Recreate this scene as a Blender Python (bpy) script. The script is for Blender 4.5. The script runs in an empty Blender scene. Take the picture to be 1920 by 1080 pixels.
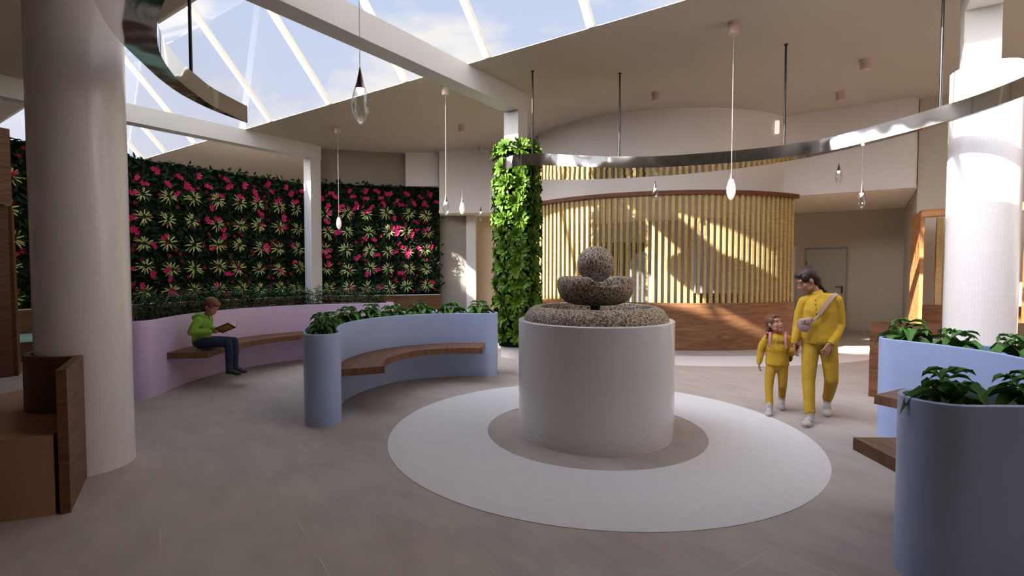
import bpy, bmesh, math, random
from mathutils import Vector, Matrix, Euler
random.seed(7)
PI=math.pi
scn=bpy.context.scene
COL=scn.collection
# ------------------------------------------------------------------ camera
TILT=math.atan(36/960); EYE=1.6
cd=bpy.data.cameras.new('camera'); cam=bpy.data.objects.new('camera',cd); COL.objects.link(cam)
cd.sensor_width=36; cd.lens=18; cd.clip_start=.05; cd.clip_end=500
cam.location=(0,0,EYE); cam.rotation_euler=(PI/2-TILT,0,0)
scn.camera=cam
# building axes
A=math.radians(34.6)
UX,UY=math.sin(A),math.cos(A); VX,VY=-UY,UX
def W(u,v,z=0): return Vector((u*UX+v*VX,u*UY+v*VY,z))
ROT=-A   # local x = -V(right), local y = U
def P(x,y,z):
    a=(x-960)/960; b=-(y-540)/960
    Y=math.cos(TILT)+b*math.sin(TILT); Z=-math.sin(TILT)+b*math.cos(TILT)
    k=(z-EYE)/Z
    return Vector((a*k,Y*k,z))
def at(x,y,d):
    a=(x-960)/960; b=-(y-540)/960
    Y=math.cos(TILT)+b*math.sin(TILT); Z=-math.sin(TILT)+b*math.cos(TILT)
    k=d/Y
    return Vector((a*k,d,EYE+Z*k))
# ------------------------------------------------------------------ materials
def lin(c):
    if isinstance(c,str):
        c=[int(c[i:i+2],16)/255 for i in (0,2,4)]
    return tuple((x/12.92 if x<=.04045 else ((x+.055)/1.055)**2.4) for x in c[:3])+(1,)
MATS={}
def new(name):
    m=bpy.data.materials.new(name); m.use_nodes=True; nt=m.node_tree; nt.nodes.clear()
    o=nt.nodes.new('ShaderNodeOutputMaterial'); b=nt.nodes.new('ShaderNodeBsdfPrincipled')
    nt.links.new(b.outputs[0],o.inputs[0]); MATS[name]=m
    return m,nt,b
def nd(nt,t,**k):
    n=nt.nodes.new('ShaderNode'+t)
    for a,v in k.items():
        if a.startswith('i_'): n.inputs[a[2:].replace('_',' ')].default_value=v
        else: setattr(n,a,v)
    return n
def ramp(nt,src,stops,interp='LINEAR'):
    r=nt.nodes.new('ShaderNodeValToRGB'); r.color_ramp.interpolation=interp
    e=r.color_ramp.elements
    while len(e)<len(stops): e.new(.5)
    for i,(p,c) in enumerate(stops): e[i].position=p; e[i].color=c
    nt.links.new(src,r.inputs[0]); return r
def plain(name,c,rough=.5,metal=0,noise=.06,scale=14,spec=.5):
    m,nt,b=new(name)
    c=lin(c)
    tc=nd(nt,'TexCoord'); n=nd(nt,'TexNoise',i_Scale=scale,i_Detail=4.0)
    nt.links.new(tc.outputs['Object'],n.inputs['Vector'])
    lo=tuple(x*(1-noise) for x in c[:3])+(1,); hi=tuple(min(1,x*(1+noise)) for x in c[:3])+(1,)
    r=ramp(nt,n.outputs['Fac'],[(.3,lo),(.7,hi)])
    nt.links.new(r.outputs[0],b.inputs['Base Color'])
    b.inputs['Roughness'].default_value=rough; b.inputs['Metallic'].default_value=metal
    b.inputs['Specular IOR Level'].default_value=spec
    return m
def wood(name,dark,light,rough=.45,scale=(1,1,1),freq=3.0,spec=.3):
    m,nt,b=new(name)
    tc=nd(nt,'TexCoord'); mp=nd(nt,'Mapping'); mp.inputs['Scale'].default_value=scale
    nt.links.new(tc.outputs['Object'],mp.inputs[0])
    n=nd(nt,'TexNoise',i_Scale=freq,i_Detail=8.0,i_Roughness=.65,i_Distortion=.8)
    nt.links.new(mp.outputs[0],n.inputs['Vector'])
    r=ramp(nt,n.outputs['Fac'],[(.3,lin(dark)),(.5,tuple((a+c)/2 for a,c in zip(lin(dark),lin(light)))),(.72,lin(light))])
    nt.links.new(r.outputs[0],b.inputs['Base Color'])
    b.inputs['Roughness'].default_value=rough; b.inputs['Specular IOR Level'].default_value=spec
    bp=nd(nt,'Bump',i_Strength=.08,i_Distance=.01); nt.links.new(n.outputs['Fac'],bp.inputs['Height']); nt.links.new(bp.outputs[0],b.inputs['Normal'])
    return m
WALL=plain('wall_paint','c9c0b6',.85,noise=.02,scale=3)
CEIL=plain('ceiling_paint','bdb3a3',.9,noise=.02,scale=2)
FACADE=plain('facade_paint','dbd2cd',.8,noise=.02,scale=2)
BEAM=plain('beam_paint','d2cec9',.7,noise=.02,scale=2)
BACKW=plain('back_wall_paint','bcb2a2',.85,noise=.02,scale=2)
DOOR=plain('door_paint','a39d93',.6,noise=.02)
MULL=plain('mullion_paint','f3ead8',.5,noise=.02)
WHITE=plain('white_paint','e6e4e2',.6,noise=.02)
BLACK=plain('black_metal','0d0b0b',.35,noise=.1)
BLUE=plain('blue_lacquer','a8b8de',.38,noise=.02)
LILAC=plain('lilac_lacquer','d8c0e0',.4,noise=.02)
MINT=plain('mint_cushion','a9d8c6',.7)
TAN=plain('tan_upholstery','a77c60',.65,noise=.03)
SOIL=plain('soil','2c231d',.95,noise=.5,scale=60)
PINKM=plain('canopy_metal','cdb2a8',.35,noise=.03,metal=.3)
WAL=wood('walnut','452b1a','7f573a',.5,(1,1,9),3)
WALD=wood('walnut_dark','3c2317','6d4630',.5,(1,1,14),3)
SEATW=wood('seat_wood','50331f','8a6246',.5,(14,1.5,1),2)
DESKW=wood('desk_wood','624028','946a4a',.42,(1,1,8),2.2)
OAKB=wood('booth_wood','9a5f33','cc915c',.5,(1,1,8),2.2)
SLATW=wood('slat_wood','a38c56','cab47c',.55,(1,1,12),4)
RAILW=wood('rail_wood','4e2b19','7a4a2c',.5,(1,1,9),3)
# floor
m,nt,b=new('floor_concrete'); FLOOR=m
tc=nd(nt,'TexCoord'); mp=nd(nt,'Mapping'); mp.inputs['Rotation'].default_value=(0,0,math.radians(55)); nt.links.new(tc.outputs['Object'],mp.inputs[0])
mp2=nd(nt,'Mapping'); mp2.inputs['Scale'].default_value=(1,2.2,1); nt.links.new(mp.outputs[0],mp2.inputs[0])
n1=nd(nt,'TexNoise',i_Scale=2.2,i_Detail=9.0,i_Roughness=.62); nt.links.new(mp2.outputs[0],n1.inputs['Vector'])
n2=nd(nt,'TexNoise',i_Scale=.9,i_Detail=3.0); nt.links.new(mp.outputs[0],n2.inputs['Vector'])
r1=ramp(nt,n1.outputs['Fac'],[(.28,lin('978b84')),(.72,lin('bdb1a8'))])
r2=ramp(nt,n2.outputs['Fac'],[(.3,lin('a89892')),(.7,lin('b5aaa2'))])
mx=nd(nt,'Mix',data_type='RGBA'); mx.inputs[0].default_value=.45
nt.links.new(r1.outputs[0],mx.inputs[6]); nt.links.new(r2.outputs[0],mx.inputs[7])
br=nd(nt,'TexBrick'); br.inputs['Scale'].default_value=1.0; br.inputs['Mortar Size'].default_value=.0022; br.inputs['Brick Width'].default_value=1.5; br.inputs['Row Height'].default_value=.72
br.inputs['Color1'].default_value=(0,0,0,1); br.inputs['Color2'].default_value=(0,0,0,1); br.inputs['Mortar'].default_value=(1,1,1,1)
nt.links.new(mp.outputs[0],br.inputs['Vector'])
n3=nd(nt,'TexNoise',i_Scale=1.3); nt.links.new(mp.outputs[0],n3.inputs['Vector'])
r3=ramp(nt,n3.outputs['Fac'],[(.48,(0,0,0,1)),(.6,(.6,.6,.6,1))])
mu=nd(nt,'Math',operation='MULTIPLY'); nt.links.new(br.outputs['Color'],mu.inputs[0]); nt.links.new(r3.outputs[0],mu.inputs[1])
mx2=nd(nt,'Mix',data_type='RGBA'); nt.links.new(mu.outputs[0],mx2.inputs[0]); nt.links.new(mx.outputs[2],mx2.inputs[6]); mx2.inputs[7].default_value=lin('d8cfc6')
nt.links.new(mx2.outputs[2],b.inputs['Base Color']); b.inputs['Roughness'].default_value=.6
bp=nd(nt,'Bump',i_Strength=.06,i_Distance=.01); nt.links.new(n1.outputs['Fac'],bp.inputs['Height']); nt.links.new(bp.outputs[0],b.inputs['Normal'])
RINGM=plain('white_terrazzo','dcd7d6',.55,noise=.025,scale=9)
# tile (uses UV in metres)
m,nt,b=new('mosaic_tile'); TILE=m
uvn=nd(nt,'UVMap'); br=nd(nt,'TexBrick'); br.offset=0; br.inputs['Scale'].default_value=1.0
br.inputs['Mortar Size'].default_value=.0009; br.inputs['Mortar Smooth'].default_value=.5; br.inputs['Brick Width'].default_value=.027; br.inputs['Row Height'].default_value=.027
br.inputs['Color1'].default_value=lin('e8e1df'); br.inputs['Color2'].default_value=lin('e4dddb'); br.inputs['Mortar'].default_value=lin('d2cac7')
nt.links.new(uvn.outputs[0],br.inputs['Vector']); nt.links.new(br.outputs['Color'],b.inputs['Base Color'])
b.inputs['Roughness'].default_value=.16
bp=nd(nt,'Bump',i_Strength=.12,i_Distance=.002,invert=True); nt.links.new(br.outputs['Fac'],bp.inputs['Height']); nt.links.new(bp.outputs[0],b.inputs['Normal'])
# granite
m,nt,b=new('speckled_granite'); GRAN=m
tc=nd(nt,'TexCoord')
v1=nd(nt,'TexVoronoi',i_Scale=85.0); nt.links.new(tc.outputs['Object'],v1.inputs['Vector'])
n1=nd(nt,'TexNoise',i_Scale=62.0,i_Detail=5.0,i_Roughness=.7); nt.links.new(tc.outputs['Object'],n1.inputs['Vector'])
ra=ramp(nt,v1.outputs['Color'],[(.0,lin('8a7258')),(.5,lin('b59c80')),(1,lin('dcc8ac'))])
rb=ramp(nt,n1.outputs['Fac'],[(.44,(1,1,1,1)),(.53,(0,0,0,1))])
mx=nd(nt,'Mix',data_type='RGBA'); nt.links.new(rb.outputs[0],mx.inputs[0]); nt.links.new(ra.outputs[0],mx.inputs[6]); mx.inputs[7].default_value=lin('2e241d')
nt.links.new(mx.outputs[2],b.inputs['Base Color']); b.inputs['Roughness'].default_value=.6
bp=nd(nt,'Bump',i_Strength=.15,i_Distance=.002); nt.links.new(n1.outputs['Fac'],bp.inputs['Height']); nt.links.new(bp.outputs[0],b.inputs['Normal'])
# chrome, slightly rippled
m,nt,b=new('rippled_chrome'); CHR=m
b.inputs['Base Color'].default_value=(.72,.72,.74,1); b.inputs['Metallic'].default_value=1; b.inputs['Roughness'].default_value=.06
tc=nd(nt,'TexCoord'); n1=nd(nt,'TexNoise',i_Scale=2.2,i_Detail=1.0); nt.links.new(tc.outputs['Object'],n1.inputs['Vector'])
bp=nd(nt,'Bump',i_Strength=.17,i_Distance=.05); nt.links.new(n1.outputs['Fac'],bp.inputs['Height']); nt.links.new(bp.outputs[0],b.inputs['Normal'])
# glass (thin)
m=bpy.data.materials.new('thin_glass'); m.use_nodes=True; nt=m.node_tree; nt.nodes.clear(); GLASS=m
o=nd(nt,'OutputMaterial'); mixs=nd(nt,'MixShader'); tr=nd(nt,'BsdfTransparent'); gl=nd(nt,'BsdfGlossy'); gl.inputs['Roughness'].default_value=.03
tr.inputs[0].default_value=(.96,.97,.99,1); fr=nd(nt,'Fresnel'); fr.inputs[0].default_value=1.12
mn=nd(nt,'Math',operation='MINIMUM'); nt.links.new(fr.outputs[0],mn.inputs[0]); mn.inputs[1].default_value=.09
nt.links.new(mn.outputs[0],mixs.inputs[0]); nt.links.new(tr.outputs[0],mixs.inputs[1]); nt.links.new(gl.outputs[0],mixs.inputs[2]); nt.links.new(mixs.outputs[0],o.inputs[0])
m=bpy.data.materials.new('drop_glass'); m.use_nodes=True; nt=m.node_tree; nt.nodes.clear(); DROP=m
o=nd(nt,'OutputMaterial'); mixs=nd(nt,'MixShader'); tr=nd(nt,'BsdfTransparent'); gl=nd(nt,'BsdfGlossy'); gl.inputs['Roughness'].default_value=.08
tr.inputs[0].default_value=(.9,.91,.93,1); lw=nd(nt,'LayerWeight'); lw.inputs[0].default_value=.35
nt.links.new(lw.outputs['Facing'],mixs.inputs[0]); nt.links.new(tr.outputs[0],mixs.inputs[1]); nt.links.new(gl.outputs[0],mixs.inputs[2]); nt.links.new(mixs.outputs[0],o.inputs[0])
def emis(name,c,s):
    m,nt,b=new(name); b.inputs['Base Color'].default_value=lin(c); b.inputs['Emission Color'].default_value=lin(c); b.inputs['Emission Strength'].default_value=s; return m
FROST=emis('frosted_glass','efe6dc',.35)
BULB=emis('lamp_glow','fff4ea',6)
m,nt,b=new('water'); WATER=m; b.inputs['Base Color'].default_value=lin('3b4a50'); b.inputs['Roughness'].default_value=.05; b.inputs['Specular IOR Level'].default_value=.8
WATERB=plain('reflection_tinted_water','aab0c6',.08,noise=.2,scale=9)  # pale blue base colour paints the blue-white reflection on the upper bowl
def leafm(name,c,rough=.5,noise=.35,scale=6,trans=.0):
    m=plain(name,c,rough+.15,noise=noise,scale=scale,spec=.25); 
    return m
LGREEN=leafm('succulent_leaf','4a6814',.45,.25)
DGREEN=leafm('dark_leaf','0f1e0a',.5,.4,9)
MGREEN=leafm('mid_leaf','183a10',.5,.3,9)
VYEL=leafm('variegated_leaf','c9cf86',.5,.1)
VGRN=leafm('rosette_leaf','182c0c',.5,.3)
PINK=leafm('pink_petal','b51c58',.55,.2,20)
REDP=leafm('crimson_petal','7a1530',.55,.3,20)
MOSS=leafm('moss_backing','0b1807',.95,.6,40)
PGRN=leafm('planter_leaf','55803a',.5,.25,14)
BGRN=leafm('bush_leaf','36522a',.5,.4,14)
SKIN=plain('skin','a06d59',.5,noise=.03); SKINB=plain('skin_fair','aa7563',.5,noise=.03)
HAIR=wood('brown_hair','1d1210','3d2620',.5,(30,30,4),4); HAIRG=wood('light_brown_hair','4a2c1f','7a5038',.5,(30,30,4),4); HAIRB=wood('auburn_hair','5a3428','8a5642',.6,(30,30,4),4)
def cloth(m,st=.5,sc=7):
    nt=m.node_tree; b=[n for n in nt.nodes if n.type=='BSDF_PRINCIPLED'][0]
    tc=nd(nt,'TexCoord'); mp=nd(nt,'Mapping'); mp.inputs['Scale'].default_value=(1,1,.6); n=nd(nt,'TexNoise',i_Scale=sc,i_Detail=3.0,i_Distortion=1.2); nt.links.new(tc.outputs['Object'],mp.inputs[0]); nt.links.new(mp.outputs[0],n.inputs['Vector'])
    bp=nd(nt,'Bump',i_Strength=st,i_Distance=.04); nt.links.new(n.outputs['Fac'],bp.inputs['Height']); nt.links.new(bp.outputs[0],b.inputs['Normal'])
YEL=plain('yellow_jersey','b8911f',.85,noise=.06,scale=20); YELP=plain('yellow_trousers','b08a1e',.85,noise=.06,scale=20)
TAUPE=plain('taupe_leather','9c8078',.5); SHOE=plain('white_leather','b3aaa6',.5); PINKB=plain('pink_fabric','b87686',.8); BROWNB=plain('brown_fabric','5a342c',.8)
GRNJ=plain('green_jersey','7fa93a',.85,noise=.08,scale=20); DENIM=plain('denim','232f49',.9,noise=.25,scale=30); SHOED=plain('dark_suede','2b2a30',.7); SOLE=plain('rubber_sole','a8b06a',.6)
for m_ in (YEL,YELP,GRNJ,DENIM): cloth(m_)
BOOKR=plain('book_cover','6e2a20',.6,noise=.3,scale=14); BOOKY=plain('book_picture','9a7420',.6,noise=.3,scale=30); PAPER=plain('paper','c9c6bc',.8); EYEW=plain('eye_white','a89a92',.3); EYED=plain('iris','20140f',.2); LIP=plain('lips','8f4a45',.5)
# ------------------------------------------------------------------ helpers
def link(o,parent=None):
    COL.objects.link(o)
    if parent is not None: o.parent=parent
    return o
def mesh(name,bm,mats,parent=None,smooth=False,loc=None,rot=0):
    me=bpy.data.meshes.new(name); bm.normal_update(); bm.to_mesh(me); bm.free()
    if not isinstance(mats,(list,tuple)): mats=[mats]
    for x in mats: me.materials.append(x)
    if smooth:
        for p in me.polygons: p.use_smooth=True
        if smooth!='all': me.set_sharp_from_angle(angle=math.radians(40))
    o=bpy.data.objects.new(name,me)
    if loc is not None: o.location=loc
    if rot: o.rotation_euler=(0,0,rot)
    return link(o,parent)
def tag(o,label,cat,group=None):
    o['label']=label; o['category']=cat
    if group: o['group']=group
    return o
def struct(o): o['kind']='structure'; return o
def empty(name,loc=(0,0,0),rot=0):
    o=bpy.data.objects.new(name,None); o.empty_display_size=.1; o.location=loc; o.rotation_euler=(0,0,rot)
    return link(o)
def box(bm,c,s,rot=0,mat=0,M=None):
    r=bmesh.ops.create_cube(bm,size=1)
    m=Matrix.Translation(c)@Matrix.Rotation(rot,4,'Z')@Matrix.Diagonal((*s,1))
    if M is not None: m=M@m
    bmesh.ops.transform(bm,matrix=m,verts=r['verts'])
    for f in {f for v in r['verts'] for f in v.link_faces}: f.material_index=mat
    return r['verts']
def bevel(bm,w,seg=2):
    bmesh.ops.bevel(bm,geom=bm.edges[:],offset=w,segments=seg,profile=.5,affect='EDGES')
def ubox(bm,u0,u1,v0,v1,z0,z1,mat=0):
    c=W((u0+u1)/2,(v0+v1)/2,(z0+z1)/2)
    return box(bm,c,(abs(v1-v0),abs(u1-u0),z1-z0),ROT,mat)
def prism(bm,pts,z0,z1,mat=0):
    n=len(pts)
    lo=[bm.verts.new((p[0],p[1],z0)) for p in pts]; hi=[bm.verts.new((p[0],p[1],z1)) for p in pts]
    fs=[bm.faces.new(lo[::-1]),bm.faces.new(hi)]
    for i in range(n):
        j=(i+1)%n; fs.append(bm.faces.new((lo[i],lo[j],hi[j],hi[i])))
    for f in fs: f.material_index=mat
    bmesh.ops.recalc_face_normals(bm,faces=fs)
    return fs
def strip(bm,A_,B_,z0,z1,mat=0,closed=False):
    """solid between two parallel polylines A_ and B_ (same length)"""
    n=len(A_); V=[[bm.verts.new((p[0],p[1],z)) for p in L] for L in (A_,B_) for z in (z0,z1)]
    a0,a1,b0,b1=V; fs=[]
    for i in range(n-1 if not closed else n):
        j=(i+1)%n
        for q in ((a0[i],a0[j],a1[j],a1[i]),(b0[j],b0[i],b1[i],b1[j]),(a1[i],a1[j],b1[j],b1[i]),(a0[j],a0[i],b0[i],b0[j])):
            fs.append(bm.faces.new(q))
    if not closed:
        fs.append(bm.faces.new((a0[0],a1[0],b1[0],b0[0]))); fs.append(bm.faces.new((a0[-1],b0[-1],b1[-1],a1[-1])))
    for f in fs: f.material_index=mat
    bmesh.ops.recalc_face_normals(bm,faces=fs)
    return fs
def lathe(bm,prof,seg=64,c=(0,0),mat=0,zf=None,uvR=None):
    """closed profile (r,z) turned round z"""
    rings=[]
    for k in range(seg):
        a=2*PI*k/seg
        rings.append([bm.verts.new((c[0]+r*math.cos(a),c[1]+r*math.sin(a),(zf(a,r,z) if zf else z))) for r,z in prof])
    uvl=bm.loops.layers.uv.verify() if uvR else None
    for k in range(seg):
        A0,B0=rings[k],rings[(k+1)%seg]
        for i in range(len(prof)-1):
            try: f=bm.faces.new((A0[i],B0[i],B0[i+1],A0[i+1]))
            except ValueError: continue
            f.material_index=mat
            if uvl:
                s0=uvR*2*PI*k/seg; s1=uvR*2*PI*(k+1)/seg
                for l,(s,i2) in zip(f.loops,((s0,i),(s1,i),(s1,i+1),(s0,i+1))): l[uvl].uv=(s,prof[i2][1]+ (0 if abs(prof[i2][0]-uvR)<.02 else prof[i2][0]))
    bmesh.ops.remove_doubles(bm,verts=bm.verts[:],dist=1e-5)
def tube(bm,p0,p1,r0,r1=None,seg=12,mat=0,cap=True):
    p0=Vector(p0);p1=Vector(p1); r1=r0 if r1 is None else r1
    d=p1-p0; q=d.to_track_quat('Z','Y').to_matrix().to_4x4()
    r=bmesh.ops.create_cone(bm,cap_ends=cap,segments=seg,radius1=max(r0,1e-5),radius2=max(r1,1e-5),depth=d.length)
    bmesh.ops.transform(bm,matrix=Matrix.Translation((p0+p1)/2)@q,verts=r['verts'])
    for f in {f for v in r['verts'] for f in v.link_faces}: f.material_index=mat
def ball(bm,c,r,mat=0,R=None,seg=16):
    if not hasattr(r,'__len__'): r=(r,r,r)
    q=bmesh.ops.create_uvsphere(bm,u_segments=seg,v_segments=max(8,seg*2//3),radius=1)
    m=Matrix.Translation(c)@(R.to_4x4() if R is not None else Matrix.Identity(4))@Matrix.Diagonal((*r,1))
    bmesh.ops.transform(bm,matrix=m,verts=q['verts'])
    for f in {f for v in q['verts'] for f in v.link_faces}: f.material_index=mat
def cap(bm,p0,p1,r0,r1,mat=0,seg=14):
    tube(bm,p0,p1,r0,r1,seg,mat); ball(bm,p0,r0,mat,seg=seg); ball(bm,p1,r1,mat,seg=seg)
def spline(pts,n=8):
    out=[];pts=[Vector((p[0],p[1],p[2] if len(p)>2 else 0)) for p in pts]
    for i in range(len(pts)-1):
        a=pts[max(i-1,0)];b=pts[i];c=pts[i+1];d=pts[min(i+2,len(pts)-1)]
        for k in range(n):
            t=k/n
            out.append(.5*((2*b)+(c-a)*t+(2*a-5*b+4*c-d)*t*t+(3*b-a-3*c+d)*t**3))
    out.append(pts[-1]); return out
def normals(path):
    out=[]
    for i in range(len(path)):
        d=path[min(i+1,len(path)-1)]-path[max(i-1,0)]; d.normalize(); out.append(Vector((-d.y,d.x,0)))
    return out
def resample(path,n):
    L=[0]
    for a,b in zip(path,path[1:]): L.append(L[-1]+(b-a).length)
    out=[]
    for k in range(n):
        s=L[-1]*k/(n-1); i=max(j for j in range(len(L)) if L[j]<=s+1e-9); i=min(i,len(path)-2)
        t=(s-L[i])/(L[i+1]-L[i]); out.append(path[i].lerp(path[i+1],t))
    return out
def copy_tree(o,parent=None):
    c=o.copy(); COL.objects.link(c)
    if parent is not None: c.parent=parent
    for ch in list(o.children): copy_tree(ch,c)
    return c
def arc(c,r,a0,a1,n):
    return [Vector((c[0]+r*math.cos(math.radians(a0+(a1-a0)*k/(n-1))),c[1]+r*math.sin(math.radians(a0+(a1-a0)*k/(n-1))),0)) for k in range(n)]
ORD=['first','second','third','fourth','fifth','sixth','seventh','eighth','ninth','tenth','eleventh','twelfth','thirteenth','fourteenth','fifteenth','sixteenth','seventeenth','eighteenth','nineteenth','twentieth']
# ------------------------------------------------------------------ setting
H=4.8
F=Vector((.824,5.058,0))           # fountain centre
DC=Vector((3.8,13.7,0))            # curved office centre
bm=bmesh.new(); ubox(bm,-5,16.3,-5,18.8,-.2,0); struct(mesh('floor',bm,FLOOR))
SU0,SU1,SV0,SV1=2.95,6.3,-5,18.6
bm=bmesh.new()
ubox(bm,-5,SU0,-5,18.8,H,H+.006); ubox(bm,SU1,16.3,-5,18.8,H,H+.006)
struct(mesh('ceiling',bm,CEIL))
bm=bmesh.new(); ubox(bm,16.1,16.3,-5,18.8,0,H); struct(mesh('wall_back',bm,BACKW))
bm=bmesh.new(); ubox(bm,-5,16.3,18.6,18.8,0,H); struct(mesh('wall_left',bm,WALL))
bm=bmesh.new(); ubox(bm,-5,16.3,-5.2,-5,0,H); struct(mesh('wall_right',bm,WALL))
bm=bmesh.new()
ubox(bm,-5.2,-5,-5,18.8,2.8,H+.3); ubox(bm,-5.2,-5,-5,18.8,0,.2)
ubox(bm,-5.2,-5,-5,18.8,.2,2.8)
struct(mesh('wall_front',bm,WALL))
# floor inlays
def flatring(name,c,r0,r1,a0=0,a1=360,z=.004):
    bm=bmesh.new(); n=97
    strip(bm,arc(c,r1,a0,a1,n),arc(c,r0,a0,a1,n),0,z); return mesh(name,bm,RINGM)
tag(flatring('floor_ring',F,1.066,2.01),'wide white ring inlaid in the floor around the fountain','floor inlay')
tag(flatring('floor_arc',DC,4.4,5.36,-175,-45),'white curved band on the floor in front of the slatted office','floor inlay')
# skylight
RU=(SU0+SU1)/2; RZ=H+.01+1.93
sk=empty('window_1',W(RU,6,H)); struct(sk)
def skp(o):
    o.parent=sk; o.matrix_parent_inverse=(Matrix.Translation(W(RU,6,H))).inverted(); return o
def quad(bm,*p):
    return bm.faces.new([bm.verts.new(q) for q in p])
for side,u0 in (('near',SU0),('far',SU1)):
    bm=bmesh.new(); quad(bm,W(u0,SV0,H+.01),W(u0,SV1,H+.01),W(RU,SV1,RZ),W(RU,SV0,RZ)); skp(mesh('glass_pane',bm,GLASS))
def bar(p,q,w,h,name,mat=MULL):
    bm=bmesh.new(); d=q-p; L=d.length; x=d.normalized(); s=x.cross(Vector((0,0,1))).normalized(); n=s.cross(x)
    M=Matrix((x,s,n)).transposed().to_4x4(); M.translation=(p+q)/2
    box(bm,(0,0,0),(L,w,h),0,0,M); return skp(mesh(name,bm,mat))
vs=[]
for x,y in ((313,287),(369,271),(510,229),(621,197),(762,155),(912,108),(1108,52)):
    p=P(x,y,H); vs.append(p.x*VX+p.y*VY)
VM=sorted(vs)
v=VM[0]-1.5
while v>SV0+.2: VM.append(v); v-=1.5
v=max(VM)+1.5
while v<SV1-.2: VM.append(v); v+=1.5
VM+= [SV0+.05,SV1-.05]
for v in VM:
    bar(W(SU1,v,H+.02),W(RU,v,RZ-.04),.1,.08,'mullion'); bar(W(SU0,v,H+.02),W(RU,v,RZ-.04),.1,.08,'mullion')
bar(W(RU,SV0,RZ),W(RU,SV1,RZ),.12,.12,'ridge_bar')
for u in (SU0+.02,): bar(W(u,SV0,H+.02),W(u,SV1,H+.02),.05,.035,'frame_rail')
# gable end
bar(W(RU,SV1-.05,H),W(RU,SV1-.05,RZ),.06,.06,'gable_bar'); bar(W(SU0,SV1-.05,H+.02),W(SU1,SV1-.05,H+.02),.06,.06,'gable_bar')
# beams
for n,v in ((1,5.33),(2,11.95),(3,-1.0)):
    bm=bmesh.new(); ubox(bm,-5,(8.02 if n!=2 else 8.3),v-.15,v+.15,4.45,H-.001); struct(mesh('trim_%d'%n,bm,BEAM))
# end post of second beam
bm=bmesh.new(); ubox(bm,7.98,8.28,11.8,12.1,0,4.45); tag(mesh('wall_post',bm,BEAM),'square white post at the gap between the two flowering plant walls','post')
# columns
def column(c,r,h,label,group=None,beamz=4.45,po=None):
    t=empty('tiled_column',(c[0],c[1],0)); tag(t,label,'column')
    bm=bmesh.new(); lathe(bm,[(0,0),(r-.01,0),(r,.0),(r,h-.008),(r-.008,h),(0,h)],96,uvR=r); mesh('tiled_shaft',bm,TILE,t,smooth=True)
    bm=bmesh.new(); q=po if po else Vector((0,0,0)); box(bm,(q[0],q[1],(h+beamz)/2),(.31,.31,beamz-h),ROT); mesh('square_post',bm,BEAM,t)
    return t
CL=Vector((-3.46,4.13,0)); CR=W(7.7,-1.06); CG=W(7.77,5.25)
column(CL,.31,3.78,'white mosaic tiled round column beside the wooden bench with tan seat')
column(CR,.315,3.8,'sunlit white tiled round column behind the right blue planter',po=W(.05,.06))
# walls of the curved office and dropped facades
bm=bmesh.new(); strip(bm,arc(DC,3.42,-158,-52,50),arc(DC,3.3,-158,-52,50),3.12,H-.001); struct(mesh('wall_drum',bm,FACADE,smooth=True))
bm=bmesh.new(); ubox(bm,12.2,12.35,-.72,1.75,3.12,H-.001); ubox(bm,12.35,12.46,-.76,-.72,3.12,H-.001); struct(mesh('wall_upper_right',bm,FACADE))
bm=bmesh.new(); strip(bm,[(-1.985,14.04),(-.617,13.915),(.0,13.3),(.56,12.5)],[(-1.985,14.16),(-.56,14.03),(.1,13.4),(.66,12.55)],3.12,H-.001); struct(mesh('wall_upper_left',bm,FACADE))
bm=bmesh.new(); prism(bm,[(-2.93,14.2),(-2.03,14.25),(-2.0,14.5),(-2.93,14.4)],3.88,H-.001); struct(mesh('wall_upper_panel',bm,FACADE))
# soffit: cream lightened to stand in for sun bounce off the floor
sp=[(-2.0,14.06),(-.6,13.93),(.0,13.32),(.56,12.52)]+[tuple(p)[:2] for p in arc(DC,3.4,-152,-60,30)]+[tuple(W(12.22,1.3))[:2],tuple(W(12.22,-.72))[:2],tuple(W(12.44,-.77))[:2],tuple(W(16.1,-.77))[:2],tuple(W(16.1,8.2))[:2],(-2.0,15.5)]
bm=bmesh.new(); prism(bm,sp,3.121,3.2); struct(mesh('ceiling_soffit',bm,plain('cream_soffit_bounce','eadcc2',.85)))
bm=bmesh.new(); ubox(bm,12.45,16.1,-5,-.78,0,H-.001); struct(mesh('wall_side_block',bm,BACKW))
# left back nook
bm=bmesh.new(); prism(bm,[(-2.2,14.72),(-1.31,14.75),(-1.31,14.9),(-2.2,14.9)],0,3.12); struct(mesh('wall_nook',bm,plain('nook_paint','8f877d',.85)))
bm=bmesh.new(); prism(bm,[(-1.3,14.6),(-1.03,14.6),(-1.03,14.85),(-1.3,14.85)],0,3.12); tag(mesh('nook_pillar',bm,BEAM),'narrow white pillar left of the leafy green column','pillar')
bm=bmesh.new(); prism(bm,[(-1.03,15.0),(.9,15.0),(.9,15.15),(-1.03,15.15)],0,3.12); struct(mesh('wall_nook_back',bm,plain('cream_paint','d3c0a2',.85)))
# chamfer wall carrying plant wall 2
w2a=Vector((-5.25,13.72,0)); w2b=Vector((-2.06,14.62,0)); d2=(w2b-w2a).normalized(); n2=Vector((d2.y,-d2.x,0))
bm=bmesh.new(); strip(bm,[w2a-d2*.1,w2b],[w2a-n2*.15-d2*.1,w2b-n2*.15],0,H-.001); struct(mesh('wall_chamfer',bm,plain('taupe_paint','948a7d',.85)))
# partition behind plant wall 1
bm=bmesh.new(); ubox(bm,-4.5,8.25,12.46,12.6,0,3.8); struct(mesh('wall_partition',bm,WALL))
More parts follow.
